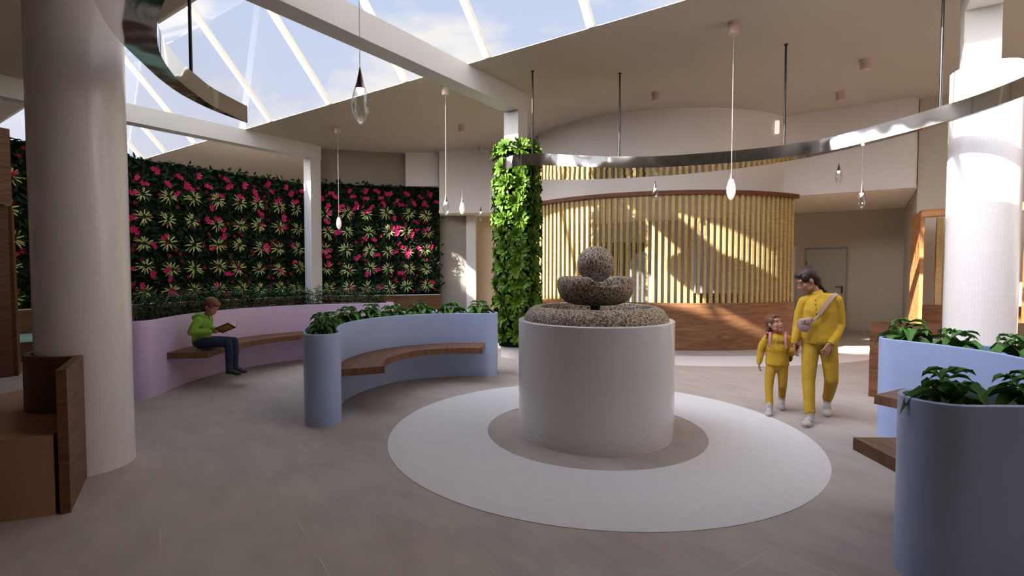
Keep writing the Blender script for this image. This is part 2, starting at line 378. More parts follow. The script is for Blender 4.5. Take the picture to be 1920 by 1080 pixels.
# door in back wall
d=struct(empty('door_1',W(16.1,.88,0),ROT))
bm=bmesh.new(); box(bm,(0,-.02,1.06),(.9,.05,2.12)); mesh('door_leaf',bm,DOOR,d)
bm=bmesh.new(); box(bm,(-.47,-.02,1.08),(.04,.06,2.16)); box(bm,(.47,-.02,1.08),(.04,.06,2.16)); box(bm,(0,-.02,2.14),(.98,.06,.04)); mesh('door_frame',bm,plain('door_frame_paint','8a8580',.6),d)
bm=bmesh.new(); box(bm,(.38,-.07,1.05),(.04,.03,.2)); box(bm,(.31,-.1,1.12),(.16,.025,.025)); mesh('door_handle',bm,BLACK,d)
bm=bmesh.new(); box(bm,(-.44,-.085,1.75),(.015,.02,.1)); mesh('door_hinge',bm,BLACK,d)
d=struct(empty('door_2',W(16.1,2.0,0),ROT))
bm=bmesh.new(); box(bm,(0,-.03,1.1),(.8,.06,2.2)); mesh('door_leaf',bm,plain('pale_door','cfd6da',.5),d)
# ------------------------------------------------------------------ slatted office
so=empty('slatted_office',(DC.x,DC.y,0)); tag(so,'curved reception office with vertical timber slats above a wooden panel','office enclosure')
A0,A1=-160,-57.3
bm=bmesh.new(); strip(bm,arc((0,0),3.75,A0,A1,60),arc((0,0),3.69,A0,A1,60),0,.93); mesh('base_panel',bm,DESKW,so,smooth=True)
bm=bmesh.new(); strip(bm,arc((0,0),3.79,A0,A1+.6,60),arc((0,0),3.62,A0,A1+.6,60),3.04,3.12); mesh('top_rail',bm,RAILW,so,smooth=True)
bm=bmesh.new(); a=A0+.8; 
while a<A1-.2:
    r=math.radians(a); box(bm,(3.7*math.cos(r),3.7*math.sin(r),1.985),(.06,.055,2.115),r); a+=math.degrees(.123/3.7)
mesh('slats',bm,SLATW,so)
# inside the office
bm=bmesh.new(); pts=[]
for k in range(13):
    t=PI*k/12; pts.append((-.36*math.cos(t),1.68+.36*math.sin(t)))
pts=[(-.36,0)]+pts+[(.36,0)]
vf=[bm.verts.new((x,0,z)) for x,z in pts]; vb=[bm.verts.new((x,.08,z)) for x,z in pts]
bm.faces.new(vf); bm.faces.new(vb[::-1])
for i in range(len(pts)):
    j=(i+1)%len(pts); bm.faces.new((vf[j],vf[i],vb[i],vb[j]))
tag(mesh('arched_panel',bm,plain('pale_grey_panel','a9adaf',.6),loc=(3.28,12.6,0)),'white arch-topped panel seen through the office slats','panel')
bm=bmesh.new(); box(bm,(0,0,1.4),(.6,.4,2.8)); bevel(bm,.01); tag(mesh('tall_cabinet',bm,plain('lilac_white','b9b4c4',.5),loc=(4.75,12.6,0)),'tall pale cabinet seen through the right half of the slats','cabinet')
bm=bmesh.new(); box(bm,(0,0,.52),(1.5,.5,1.04)); bevel(bm,.01); tag(mesh('office_counter',bm,DESKW,loc=(4.9,11.6,0)),'reddish wooden counter inside the slatted office','counter')
t=empty('slat_partition',(2.5,13.7,0)); tag(t,'lower timber slat partition inside the office behind the arched panel','partition')
bm=bmesh.new()
for k in range(22): box(bm,(-1.1+.1*k,0,1.15),(.05,.06,2.3))
mesh('slats',bm,plain('olive_slat','6d5f2c',.6),t)
# small white upright box on drum, faint glow set in its material
p=Vector((5.62,10.79,3.99+.55)); a=math.radians(-57.9)
bm=bmesh.new(); box(bm,(0,0,0),(.06,.07,.26)); bevel(bm,.008); tag(mesh('white_wall_box',bm,emis('white_box_glow','fff2e6',.6),loc=(DC.x+3.45*math.cos(math.radians(-61)),DC.y+3.45*math.sin(math.radians(-61)),4.52),rot=math.radians(-61)),'small white upright box on the curved wall above the slats','wall light')
# ------------------------------------------------------------------ fountain
ft=empty('fountain',(F.x,F.y,0)); tag(ft,'round tiled plinth fountain with granite bowls and a stone ball','fountain')
R=.757
bm=bmesh.new(); lathe(bm,[(0,0),(R,0),(R,1.098),(R-.006,1.104),(R-.05,1.104),(R-.055,1.09),(R-.055,1.06),(0,1.06)],128,uvR=R); mesh('plinth',bm,TILE,ft,smooth=True)
bm=bmesh.new(); lathe(bm,[(0,1.062),(.70,1.062),(.706,1.1),(.69,1.15),(.655,1.2),(.61,1.228),(.57,1.236),(.545,1.225),(.53,1.19),(.51,1.12),(0,1.12)],96); lb=mesh('lower_basin',bm,GRAN,ft,smooth=True)
bm=bmesh.new(); lathe(bm,[(0,1.15),(.516,1.15)],64); w=mesh('water',bm,WATER,lb)
bm=bmesh.new(); tube(bm,(0,0,1.1),(0,0,1.27),.05,.05,24); mesh('pump_stem',bm,BLACK,ft,smooth=True)
def notch(a,r,z):
    d=(math.degrees(a)+360)%360
    L=[(247,9),(250,1.525),(257,1.49),(265,1.44),(280,1.43),(294,1.43),(298,1.46),(302,1.52),(303,9)]
    zm=9
    for (x0,z0),(x1,z1) in zip(L,L[1:]):
        if x0<=d<=x1: zm=(min(z0,1.53)+(min(z1,1.53)-min(z0,1.53))*(d-x0)/(x1-x0))
    return min(z,zm)
bm=bmesh.new(); lathe(bm,[(0,1.25),(.22,1.25),(.29,1.272),(.338,1.315),(.366,1.37),(.376,1.43),(.374,1.485),(.358,1.515),(.34,1.525),(.305,1.522),(.29,1.505),(.285,1.45),(.27,1.4),(0,1.39)],180,zf=notch); ub=mesh('upper_bowl',bm,GRAN,ft,smooth=True)
bm=bmesh.new(); lathe(bm,[(0,1.41),(.268,1.41)],64); mesh('water',bm,WATERB,ub)
bm=bmesh.new(); q=bmesh.ops.create_uvsphere(bm,u_segments=64,v_segments=32,radius=.181); bmesh.ops.translate(bm,verts=bm.verts,vec=(0,0,1.645)); mesh('stone_ball',bm,GRAN,ft,smooth='all')
# ------------------------------------------------------------------ crescents
def ribbon(inner,outer,z0,z1,rods,label):
    c=Vector((inner[len(inner)//2][0],inner[len(inner)//2][1],z1))
    t=empty('mirror_ribbon',c); tag(t,label,'ceiling ornament')
    a=resample(spline(inner,8),70); b=resample(spline(outer,8),70)
    # resample outer pairing by proximity of arclength
    bm=bmesh.new(); strip(bm,[p-c for p in a],[p-c for p in b],z0-c.z,z1-c.z)
    mesh('ribbon',bm,CHR,t,smooth=True)
    for x,y in rods:
        bm=bmesh.new(); tube(bm,(x-c.x,y-c.y,0),(x-c.x,y-c.y,H-c.z),.014,seg=12)
        tube(bm,(x-c.x,y-c.y,H-c.z-.012),(x-c.x,y-c.y,H-c.z),.028,seg=16); mesh('rod',bm,BLACK,t,smooth=True)
S_=.90
ri=[(-.155,8.845),(.018,8.547),(.25,8.43),(.55,8.43),(1.09,8.55),(1.7,8.64),(2.327,8.62),(2.819,8.50),(3.70,8.13),(4.22,7.76),(4.53,7.40),(4.72,6.92),(4.87,6.41),(4.95,6.05),(5.02,5.62),(5.01,5.109),(4.92,4.6),(4.75,4.1)]
ro=[(-.15,8.87),(-.1,9.1),(0,9.36),(.27,9.66),(.8,9.76),(1.41,9.75),(2.06,9.62),(2.54,9.45),(3.06,9.22),(3.9,8.62),(4.36,8.05),(4.63,7.55),(4.84,7.02),(4.97,6.45),(5.02,6.06),(5.07,5.62),(5.06,5.109),(4.97,4.58),(4.78,4.05)]
ribbon([(x*S_,y*S_) for x,y in ri],[(x*S_,y*S_) for x,y in ro],3.12,3.29,[(.333,8.41),(1.767,8.51),(3.91,7.43),(4.69,5.68)],'large mirrored crescent hung on black rods above and behind the fountain')
li=[(-2.86,5.6),(-2.905,5.06),(-2.87,4.76),(-2.81,4.42),(-2.71,4.11),(-2.55,3.76),(-2.3,3.38),(-2.04,3.07),(-1.5,2.5),(-.99,2.15),(0,2.0),(.63,2.04),(1.4,2.16),(1.8,1.8)]
lo=[(-2.87,5.61),(-2.975,5.2),(-3.0,4.76),(-2.94,4.36),(-2.84,4.0),(-2.73,3.64),(-2.62,3.37),(-2.46,3.07),(-2.0,2.2),(-1.21,1.48),(-.28,1.12),(.65,1.07),(1.39,1.07),(1.79,1.78)]
SL=.963
ribbon([(x*SL,y*SL) for x,y in li],[(x*SL,y*SL) for x,y in lo],3.12,3.29,[(-2.785,4.51),(-1.5,2.1),(.3,1.5)],'mirrored crescent hanging at the upper left beside the tiled column')
# ------------------------------------------------------------------ pendants
def pendant(pos,zb,label,s=1.0):
    t=empty('pendant_lamp',(pos[0],pos[1],zb)); tag(t,label,'pendant lamp','glass drop pendant lamps')
    hc=.13*s; hg=.27*s
    bm=bmesh.new(); pr=[(0,0),(.012,.002),(.034,.03),(.052,.08),(.057,.13),(.05,.19),(.036,.24),(.026,.27)]
    lathe(bm,[(a*s,b*s) for a,b in pr],32); mesh('glass_drop',bm,(FROST if 'frosted' in label else DROP),t,smooth='all')
    bm=bmesh.new(); tube(bm,(0,0,.235*s),(0,0,.375*s),.031*s,.003,24); mesh('metal_cone',bm,plain('cone_metal_'+str(len(MATS)),'6b5048',.3,metal=.6),t,smooth=True)
    bm=bmesh.new(); lathe(bm,[(0,.19*s),(.014*s,.2*s),(.024*s,.225*s),(.027*s,.236*s),(0,.236*s)],20); mesh('bulb',bm,BULB,t,smooth='all')
    bm=bmesh.new(); tube(bm,(0,0,.37*s),(0,0,H-zb-.14),.0022,seg=8); mesh('cable',bm,plain('cable_'+str(len(MATS)),'c9bdb0',.4),t,smooth=True)
    bm=bmesh.new(); tube(bm,(0,0,H-zb-.15),(0,0,H-zb),.068,.068,32); mesh('ceiling_canopy',bm,PINKM,t,smooth=True)
pend=[(None,'large glass drop pendant lamp nearest the camera, against the skylight'),
 ((1376,43,375),'frosted glass drop pendant right of the fountain ball, in front of the slats'),
 ((1622,112,391),'clear glass drop pendant hanging left of the sunlit column'),
 ((633,238,430),'frosted glass drop pendant in front of the right flowering plant wall'),
 ((835,163,404),'clear glass drop pendant, left one of the close pair beside the green column'),
 ((866,235,402),'frosted glass drop pendant, right one of the close pair beside the green column'),
 ((901,275,414),'small dark glass drop pendant close to the left edge of the green column'),
 ((1230,174,377),'small clear glass drop pendant above the fountain, at the top rail of the slats'),
 ((1576,173,345),'small clear glass drop pendant in front of the upper right wall panel')]
for a,l in pend:
    if a is None:
        p=at(676,234,3.42); pendant(p,p.z,l); continue
    x,y,yb=a; c=P(x,y,H); p=at(x,yb,c.y); pendant(c,p.z,l)
# ------------------------------------------------------------------ planters with benches
RZp=.94
def planter(inner,h,mat,name,label,seat,w=.36,flip=1,seat_label=None):
    """inner: points of inner (bench side) wall; outside lies to flip*normal"""
    pa=resample(spline(inner,8),60); nn=normals(pa); c=pa[30].copy(); c.z=0
    mid=[p+n*flip*w/2 for p,n in zip(pa,nn)]
    def outline(hw,ext):
        a=[p-n*flip*hw for p,n in zip(mid,nn)]; b=[p+n*flip*hw for p,n in zip(mid,nn)]
        e=[]
        d=(mid[-1]-mid[-2]).normalized(); s=nn[-1]*flip
        for k in range(1,12):
            t=PI*k/12; e.append(mid[-1]-s*math.cos(t)*hw+d*math.sin(t)*hw)
        f=[]; d0=(mid[0]-mid[1]).normalized(); s0=nn[0]*flip
        for k in range(1,12):
            t=PI*k/12; f.append(mid[0]+s0*math.cos(t)*hw+d0*math.sin(t)*hw)
        return a+e+b[::-1]+f
    O=outline(w/2,0); I=outline(w/2-.022,0)
    t=empty(name,c); tag(t,label,'planter')
    bm=bmesh.new(); n=len(O)
    L=[[bm.verts.new((p.x-c.x,p.y-c.y,z)) for p in Q] for Q,z in ((O,0),(O,h-.006),([o.lerp(i,.25) for o,i in zip(O,I)],h),([o.lerp(i,.75) for o,i in zip(O,I)],h),(I,h-.006),(I,h-.13))]
    for a,b in zip(L,L[1:]):
        for i in range(n):
            j=(i+1)%n; bm.faces.new((a[i],a[j],b[j],b[i]))
    bmesh.ops.recalc_face_normals(bm,faces=bm.faces[:])
    mesh('planter_wall',bm,mat,t,smooth=True)
    bm=bmesh.new(); a=[p-n*flip*(w/2-.023) for p,n in zip(mid,nn)]; b=[p+n*flip*(w/2-.023) for p,n in zip(mid,nn)]
    strip(bm,[p-c for p in a],[p-c for p in b],h-.16,h-.11); mesh('soil',bm,SOIL,t)
    i0,i1,dep=seat
    A_=[p-n*flip*.004 for p,n in zip(pa,nn)][i0:i1]; B_=[p-n*flip*dep for p,n in zip(pa,nn)][i0:i1]
    bm=bmesh.new(); strip(bm,[p-c for p in A_],[p-c for p in B_],.42,.5)
    mesh('bench_seat',bm,SEATW,t)
    return t,mid,nn,flip
bi=[(-1.80,5.36),(-1.95,5.72),(-2.02,6.1),(-1.99,6.45),(-1.86,6.85),(-1.6,7.22),(-1.2,7.47),(-.8,7.57),(-.40,7.575)]
bl=planter(bi,RZp,BLUE,'curved_planter','pale blue curved planter with wooden bench left of the fountain',(4,60,.49))
def rrot(x,y):
    x,y=2*F.x-x,2*F.y-y; k=(y-2.5)/2.2
    return (x+.175-.065*k,y+.27-.25*k)
br_=[rrot(x,y) for x,y in bi]
bR=planter(br_,RZp,BLUE,'curved_planter','pale blue curved planter with wooden bench cut off by the right edge',(2,60,.5))
ll=[(-4.48,6.38),(-4.53,6.75),(-4.56,7.2),(-4.48,7.8),(-4.22,8.42),(-3.7,8.98),(-3.0,9.33),(-2.38,9.5)]
lp=planter(ll,.965,LILAC,'curved_planter','lilac curved planter with wooden bench where the boy sits',(4,58,.5))
# leaf helpers
def leaf(bm,base,dirv,up,L,wd,droop,mat=0,seg=4,fold=.25,stripe=None):
    """arched leaf: starts at base heading dirv, bends by droop (rad) away from up"""
    d=Vector(dirv).normalized(); u=Vector(up); s=d.cross(u).normalized(); u=s.cross(d).normalized()
    p=Vector(base); rows=[]; ang=0
    for i in range(seg+1):
        t=i/seg
        wv=wd*(math.sin(PI*min(1,.12+t*.88))**.8)*(1 if i<seg else 0)
        rows.append((p.copy(),wv,ang)); ang=-droop*(t+1/seg)
        h=d*math.cos(ang)+u*math.sin(ang); p=p+h*L/seg
    prev=None; row_=0
    for pp,wv,an in rows:
        up2=u*math.cos(an)-d*math.sin(an)
        if stripe is None:
            cur=[bm.verts.new(pp-s*wv/2+up2*wv*fold),bm.verts.new(pp),bm.verts.new(pp+s*wv/2+up2*wv*fold)]
        else:
            cur=[bm.verts.new(pp-s*wv/2+up2*wv*fold),bm.verts.new(pp-s*wv*stripe/2),bm.verts.new(pp+s*wv*stripe/2),bm.verts.new(pp+s*wv/2+up2*wv*fold)]
        if prev:
            row_+=1
            for k in range(len(cur)-1):
                f=bm.faces.new((prev[k],prev[k+1],cur[k+1],cur[k])); f.material_index=(1 if (stripe is not None and k==1 and row_>1 and row_<4) else mat)
        prev=cur
def bigleaf_plant(seed):
    r=random.Random(seed); bm=bmesh.new()
    for k in range(9):
        a=2*PI*k/9+r.uniform(-.25,.25); el=r.uniform(.8,1.35)
        L=r.uniform(.24,.33)
        d=Vector((math.cos(a)*math.cos(el),math.sin(a)*math.cos(el),math.sin(el)))
        leaf(bm,(0,0,0),d,(0,0,1),L,r.uniform(.09,.125),r.uniform(1.7,2.3),0,4,.3)
        b=Vector((math.cos(a),math.sin(a),0))
        # side leaflets near the tip
        p=d*L*.45
        for sgn in (-1,1):
            dd=(d*.5+b.cross(Vector((0,0,1)))*sgn*.8).normalized()
            leaf(bm,p,dd,(0,0,1),L*.42,.055,.9,0,3,.3)
    for k in range(5):
        a=2*PI*k/5+.3; leaf(bm,(0,0,0),(math.cos(a)*.4,math.sin(a)*.4,1),(math.cos(a),math.sin(a),.1),.16,.07,-.7,0,3,.3)
    return bm
def plant_row(pl,vars_,n,z,base,grp,lab,cat,s0=.9,s1=1.15,i0=.03,i1=.97,sq=.62):
    t,mid,nn,fl=pl; pr=[]
    for j in range(n):
        f=i0+(i1-i0)*j/(n-1); q=mid[min(59,int(round(f*59)))]
        src=vars_[j%len(vars_)]
        o=src.copy(); COL.objects.link(o); o.location=(q.x+random.uniform(-.02,.02),q.y+random.uniform(-.02,.02),z)
        qd=mid[min(59,int(round(f*59))+1)]-mid[max(0,int(round(f*59))-1)]
        o.rotation_euler=(0,0,math.atan2(qd.y,qd.x)+random.choice((0,PI))); s=random.uniform(s0,s1); o.scale=(s,s*sq,s*(1.3 if sq<.7 else 1))
        tag(o,lab(j,n),cat,grp)
vars_=[]
for k in range(4):
    bm=bigleaf_plant(k+11); o=mesh('leafy_plant',bm,PGRN,loc=(0,0,0)); vars_.append(o)
plant_row(bl,vars_,9,RZp-.05,0,'leafy plants in the blue planter left of the fountain',lambda j,n:'broad-leaved green plant, %s from the near end of the left blue planter'%ORD[j],'plant')
plant_row(bR,vars_,9,RZp-.05,0,'leafy plants in the right blue planter',lambda j,n:'broad-leaved green plant, %s from the near end of the right blue planter'%ORD[n-1-j],'plant',i0=.02,i1=.98)
for o in vars_: bpy.data.objects.remove(o)
vars_=[]
for k in range(3):
    r=random.Random(k+50); bm=bmesh.new()
    for st in range(20):
        a=r.uniform(0,2*PI); rr=r.uniform(.0,.16); h=r.uniform(.25,.47); lean=Vector((math.cos(a)*.22,math.sin(a)*.22,1))
        b=Vector((math.cos(a)*rr,math.sin(a)*rr,0)); tube(bm,b,b+lean*h,.004,.002,5)
        m_=int(h/.03)
        for q in range(m_):
            c=b+lean*h*(q+1)/m_; a2=q*2.4+r.uniform(-.3,.3)
            leaf(bm,c,(math.cos(a2),math.sin(a2),.5),(0,0,1),r.uniform(.08,.12),.036,.9,0,3,.2)
    vars_.append(mesh('bushy_plant',bm,BGRN))
plant_row(lp,vars_,16,.965-.12,0,'bushy plants in the lilac planter',lambda j,n:'dark bushy plant, %s from the near end of the lilac planter'%ORD[j],'plant',.85,1.1,sq=.85)
for o in vars_: bpy.data.objects.remove(o)
# ------------------------------------------------------------------ green column
gc=empty('leafy_column',(CG.x,CG.y,0)); tag(gc,'tall round column wrapped in bright green leafy rosettes behind the fountain','green column')
bm=bmesh.new(); lathe(bm,[(0,0),(.3,0),(.3,.22),(0,.22)],48,uvR=.3); mesh('tiled_base',bm,TILE,gc,smooth=True)
bm=bmesh.new(); lathe(bm,[(0,.2),(.33,.2),(.33,3.72),(0,3.72)],32); mesh('moss_core',bm,MOSS,gc,smooth=True)
bm=bmesh.new(); pc=W(7.85,5.33)-CG; box(bm,(pc.x,pc.y,(3.7+4.45)/2),(.31,.31,.75),ROT); mesh('square_post',bm,BEAM,gc)
def spoon_rosette(seed):
    r=random.Random(seed); bm=bmesh.new()
    for ring,(n,el,L) in enumerate(((17,.25,.19),(14,.7,.165),(9,1.15,.12))):
        for k in range(n):
            a=2*PI*k/n+r.uniform(-.15,.15)+ring*.2; e=el+r.uniform(-.15,.15)
            d=Vector((math.cos(a)*math.cos(e),math.sin(a)*math.cos(e),math.sin(e)))
            # spatulate leaf
            s=d.cross(Vector((0,0,1))).normalized(); u=s.cross(d); LL=L*r.uniform(.85,1.1)
            pts=[(0,.004),(.35,.007),(.62,.017),(.82,.023),(.95,.015),(1.0,.003)]
            prev=None
            for t,w_ in pts:
                p=d*LL*t+u*(.03*math.sin(t*2.2))
                cur=[bm.verts.new(p-s*w_+u*w_*.35),bm.verts.new(p),bm.verts.new(p+s*w_+u*w_*.35)]
                if prev:
                    for q in (0,1): bm.faces.new((prev[q],prev[q+1],cur[q+1],cur[q]))
                prev=cur
    return bm
sr=[mesh('leaf_rosette',spoon_rosette(k),LGREEN,gc,smooth='all') for k in range(4)]
idx=0
for row in range(12):
    for k in range(8):
        a=2*PI*(k+.5*(row%2)*.4)/8+random.uniform(-.06,.06); z=.42+row*.297
        if row<4 and idx: pass
        o=sr[idx] if idx<4 else sr[idx%4].copy()
        if idx>=4: COL.objects.link(o); o.parent=gc
        idx+=1
        n=Vector((math.cos(a),math.sin(a),.12 if row<11 else .5)).normalized()
        o.location=(math.cos(a)*.30,math.sin(a)*.30,z+random.uniform(-.03,.03))
        o.rotation_euler=(n.to_track_quat('Z','Y')@Euler((0,0,random.uniform(0,6.28))).to_quaternion()).to_euler()
        s=random.uniform(1.1,1.26); o.scale=(s,s,s)
# ------------------------------------------------------------------ flowering plant walls
def var_rosette(seed):
    r=random.Random(seed); bm=bmesh.new()
    for ring,(n,el,L) in enumerate(((13,.3,.25),(9,.75,.2))):
        for k in range(n):
            a=2*PI*k/n+r.uniform(-.12,.12)+ring*.25; e=el+r.uniform(-.12,.12)
            d=Vector((math.cos(a)*math.cos(e),math.sin(a)*math.cos(e),math.sin(e)))
            leaf(bm,(0,0,0),d,(0,0,1),L*r.uniform(.85,1.1),.036,.9,0,4,.18,stripe=(.62 if k%5 else .0001))
    return bm
def flower(seed):
    r=random.Random(seed); bm=bmesh.new()
    for c,sc in ((Vector((0,0,0)),1),(Vector((.06,.035,.01)),.85)):
        for k in range(5):
            a=2*PI*k/5+r.uniform(0,.2); d=Vector((math.cos(a),math.sin(a),.45))
            s=Vector((-math.sin(a),math.cos(a),0)); L=.062*sc
            v0=bm.verts.new(c); v1=bm.verts.new(c+d*L*.55+s*.019*sc); v2=bm.verts.new(c+d*L); v3=bm.verts.new(c+d*L*.55-s*.019*sc)
            bm.faces.new((v0,v1,v2,v3))
    return bm
def plant_wall(o0,dirx,nrm,L,z0,z1,label,cols,rows,colw,rowh,nfl,name='vertical_garden',wb=0,u0=.25):
    """o0: base point at left end, dirx: along wall (to the right seen from the room), nrm towards the room"""
    t=empty(name,o0); tag(t,label,'plant wall')
    M=Matrix((dirx,nrm,Vector((0,0,1)))).transposed().to_4x4()
    t.matrix_world=Matrix.Translation(o0)@M if M.determinant()>0 else Matrix.Translation(o0)@M
    zz=Vector((0,0,1))
    # all children in world-ish local frame (x along, y out, z up)
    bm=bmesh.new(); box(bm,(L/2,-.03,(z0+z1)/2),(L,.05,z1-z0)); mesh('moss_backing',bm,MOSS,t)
    bm=bmesh.new(); box(bm,(L/2,.0,z0-.01),(L,.1,.02)); mesh('drip_rail',bm,WHITE,t)
    bm=bmesh.new(); r=random.Random(3)
    area=L*(z1-z0); N=int(area*150)
    for k in range(N):
        x=r.uniform(-.03,L+.03); z=r.uniform(z0+.06,z1+.06); a=r.uniform(0,6.28)
        d=Vector((math.cos(a)*.8,r.uniform(.25,.9),math.sin(a)*.8+.1)); 
        leaf(bm,(x,r.uniform(0,.08),z),d,(0,1,.4),r.uniform(.09,.17),r.uniform(.035,.06),.9,(1 if r.random()<.4 else 0),3,.2)
    for k in range(int(L*34)):
        x=r.uniform(-.02,L+.02); a=r.uniform(0,6.28)
        leaf(bm,(x,r.uniform(-.02,.12),z1-.04),(math.cos(a)*.6,math.sin(a)*.5,.9),(0,0,1),r.uniform(.1,.19),.06,1.3,(1 if r.random()<.35 else 0),3,.25)
    bf=bmesh.new()
    for k in range(int(L*26)):
        c=Vector((r.uniform(.05,L-.05),r.uniform(.1,.19),r.uniform(z0+.05,z1-.1))); a0=r.uniform(0,6)
        for q in range(5):
            a=a0+2*PI*q/5; d=Vector((math.cos(a),.45,math.sin(a))); s=Vector((-math.sin(a),0,math.cos(a))); LL=r.uniform(.04,.055)
            bf.faces.new([bf.verts.new(c),bf.verts.new(c+d*LL*.5+s*.017),bf.verts.new(c+d*LL),bf.verts.new(c+d*LL*.5-s*.017)])
    ff=mesh('small_blossoms',bf,REDP,t); ff['kind']='stuff'
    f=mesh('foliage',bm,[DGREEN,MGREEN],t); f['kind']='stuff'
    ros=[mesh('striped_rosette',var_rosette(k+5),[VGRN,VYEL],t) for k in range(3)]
    i=0
    for c in range(cols):
        for w_ in range(rows):
            o=ros[i] if i<3 else ros[i%3].copy()
            if i>=3: COL.objects.link(o); o.parent=t
            i+=1
            x=u0+c*colw+random.uniform(-.05,.05); z=z0+.22+w_*rowh+random.uniform(-.04,.04)
            n=Vector((random.uniform(-.1,.1),1,.15)).normalized()
            o.location=(x,.1,z); o.rotation_euler=(n.to_track_quat('Z','Y')@Euler((0,0,random.uniform(0,6.28))).to_quaternion()).to_euler()
            s=random.uniform(.95,1.15) ; o.scale=(s,s,s)
    fl=[mesh('pink_flower',flower(k),PINK,t) for k in range(3)]
    r=random.Random(21)
    i=0
    def put(x,z):
        nonlocal i
        o=fl[i] if i<3 else fl[i%3].copy()
        if i>=3: COL.objects.link(o); o.parent=t
        i+=1
        n=Vector((r.uniform(-.3,.3),1,r.uniform(0,.5))).normalized()
        o.location=(x,r.uniform(.17,.24),z); o.rotation_euler=(n.to_track_quat('Z','Y')@Euler((0,0,r.uniform(0,6.28))).to_quaternion()).to_euler()
        s=r.uniform(.95,1.3); o.scale=(s,s,s)
    top=int(nfl*.42)
    for k in range(top): put(L*(k+.5)/top+r.uniform(-.08,.08),z1-.22-(k%3)*.17+r.uniform(-.06,.06))
    for k in range(nfl-top): put(r.uniform(.05,L-.05),z0+.1+(z1-z0-.7)*r.random())
    return t
U_=Vector((UX,UY,0)); V_=Vector((VX,VY,0))
plant_wall(W(1.6,12.42),U_,-V_,6.62,.88,3.86,'long flowering plant wall behind the boy and lilac planter',13,5,.5,.52,98,u0=.3)
plant_wall(w2a+n2*.04,d2,n2,(w2b-w2a).length,.88,3.86,'shorter flowering plant wall right of the white post, above a wooden panel',6,5,.53,.5,62,u0=.3)
# wood panels and mint benches under the plant walls
bm=bmesh.new(); ubox(bm,-3,8.2,12.36,12.455,0,.86); tag(mesh('wood_panel',bm,WAL),'walnut panel under the long flowering plant wall','wall panel')
bm=bmesh.new(); strip(bm,[w2a+n2*.07,w2b+n2*.07],[w2a+n2*.005,w2b+n2*.005],0,.86); tag(mesh('wood_panel',bm,WAL),'walnut panel under the shorter flowering plant wall','wall panel')
t=empty('wall_bench',W(2.6,12.1,0)); tag(t,'long built-in wooden bench with mint green cushion behind the left column','bench')
t.rotation_euler=(0,0,ROT)
bm=bmesh.new(); box(bm,(0,0,.17),(.5,10.8,.34)); mesh('bench_base',bm,WALD,t)
bm=bmesh.new(); box(bm,(.02,0,.39),(.54,10.8,.1)); bevel(bm,.012); mesh('seat_cushion',bm,MINT,t)
t=empty('wall_bench',((w2a+w2b)/2+n2*.33)); tag(t,'mint topped built-in bench under the shorter flowering plant wall','bench'); t.rotation_euler=(0,0,math.atan2(d2.y,d2.x))
bm=bmesh.new(); box(bm,(0.05,0,.17),(3.0,.5,.34)); mesh('bench_base',bm,WALD,t)
bm=bmesh.new(); box(bm,(0.05,-.02,.39),(3.0,.54,.1)); bevel(bm,.012); mesh('seat_cushion',bm,MINT,t)
# ------------------------------------------------------------------ round benches at columns
def round_bench(c,a0,sweep,label):
    t=empty('column_bench',(c.x,c.y,0)); tag(t,label,'bench')
    a1=a0-sweep; n=40
    bm=bmesh.new(); strip(bm,arc((0,0),.98,a0-3,a1,n),arc((0,0),.33,a0-3,a1,n),0,.525); mesh('upholstered_seat',bm,TAN,t,smooth=True)
    bm=bmesh.new(); strip(bm,arc((0,0),.372,a0-2.5,a1,n),arc((0,0),.325,a0-2.5,a1,n),.526,.945); mesh('curved_backrest',bm,WALD,t,smooth=True)
    for a in (a0,a1):
        r=math.radians(a); m_=bmesh.new(); box(m_,(.66*math.cos(r),.66*math.sin(r),.4725),(.68,.055,.945),r); bevel(m_,.002,1); mesh('end_panel',m_,WAL,t)
round_bench(CL,-57.2,175,'round wooden bench with tan seat wrapped around the left tiled column')
round_bench(CR,139,115,'round wooden bench around the sunlit column behind the right planter')
# ------------------------------------------------------------------ wooden booths
def board(bm,p,q,z0,z1,th,mat=0):
    p=Vector((p[0],p[1],0)); q=Vector((q[0],q[1],0)); d=(q-p).normalized(); n=Vector((-d.y,d.x,0))*th/2
    strip(bm,[p+n,q+n],[p-n,q-n],z0,z1,mat)
t=empty('timber_booth',(7.6,8.6,0)); tag(t,'sunlit timber booth frame behind the right tiled column','booth')
def bp_(name,bm,mat=OAKB):
    bmesh.ops.translate(bm,verts=bm.verts,vec=(-7.6,-8.6,0)); return mesh(name,bm,mat,t)
bm=bmesh.new(); 
# left splayed side: leans outward towards the floor
def quadpost(bm,lo,hi,z0,z1):
    a=[bm.verts.new((x,y,z0)) for x,y in lo]; b=[bm.verts.new((x,y,z1)) for x,y in hi]; n=len(lo)
    bm.faces.new(a[::-1]); bm.faces.new(b)
    for i in range(n):
        j=(i+1)%n; bm.faces.new((a[i],a[j],b[j],b[i]))
    bmesh.ops.recalc_face_normals(bm,faces=bm.faces[:])
def xy(px,d): return ((px-960)/960*d,d)
board(bm,xy(1709,9.6),xy(1727,8.45),0,2.56,.05); bp_('side_panel',bm)
bm=bmesh.new(); quadpost(bm,[xy(1752,9.2),xy(1754,9.0),xy(1766,9.1),xy(1765,9.3)],[xy(1752,9.2),xy(1754,9.0),xy(1766,9.1),xy(1765,9.3)],0,2.5); bp_('inner_post',bm,SLATW)
bm=bmesh.new(); board(bm,xy(1729,8.42),xy(1990,7.1),2.44,2.56,.16); bp_('header_beam',bm)
bm=bmesh.new(); board(bm,xy(1728,9.0),xy(1980,8.4),.0,.97,.06); bp_('low_panel',bm,DESKW)
bm=bmesh.new(); board(bm,xy(1893,8.9),xy(1912,8.8),.0,.9,.3); bp_('short_panel',bm)
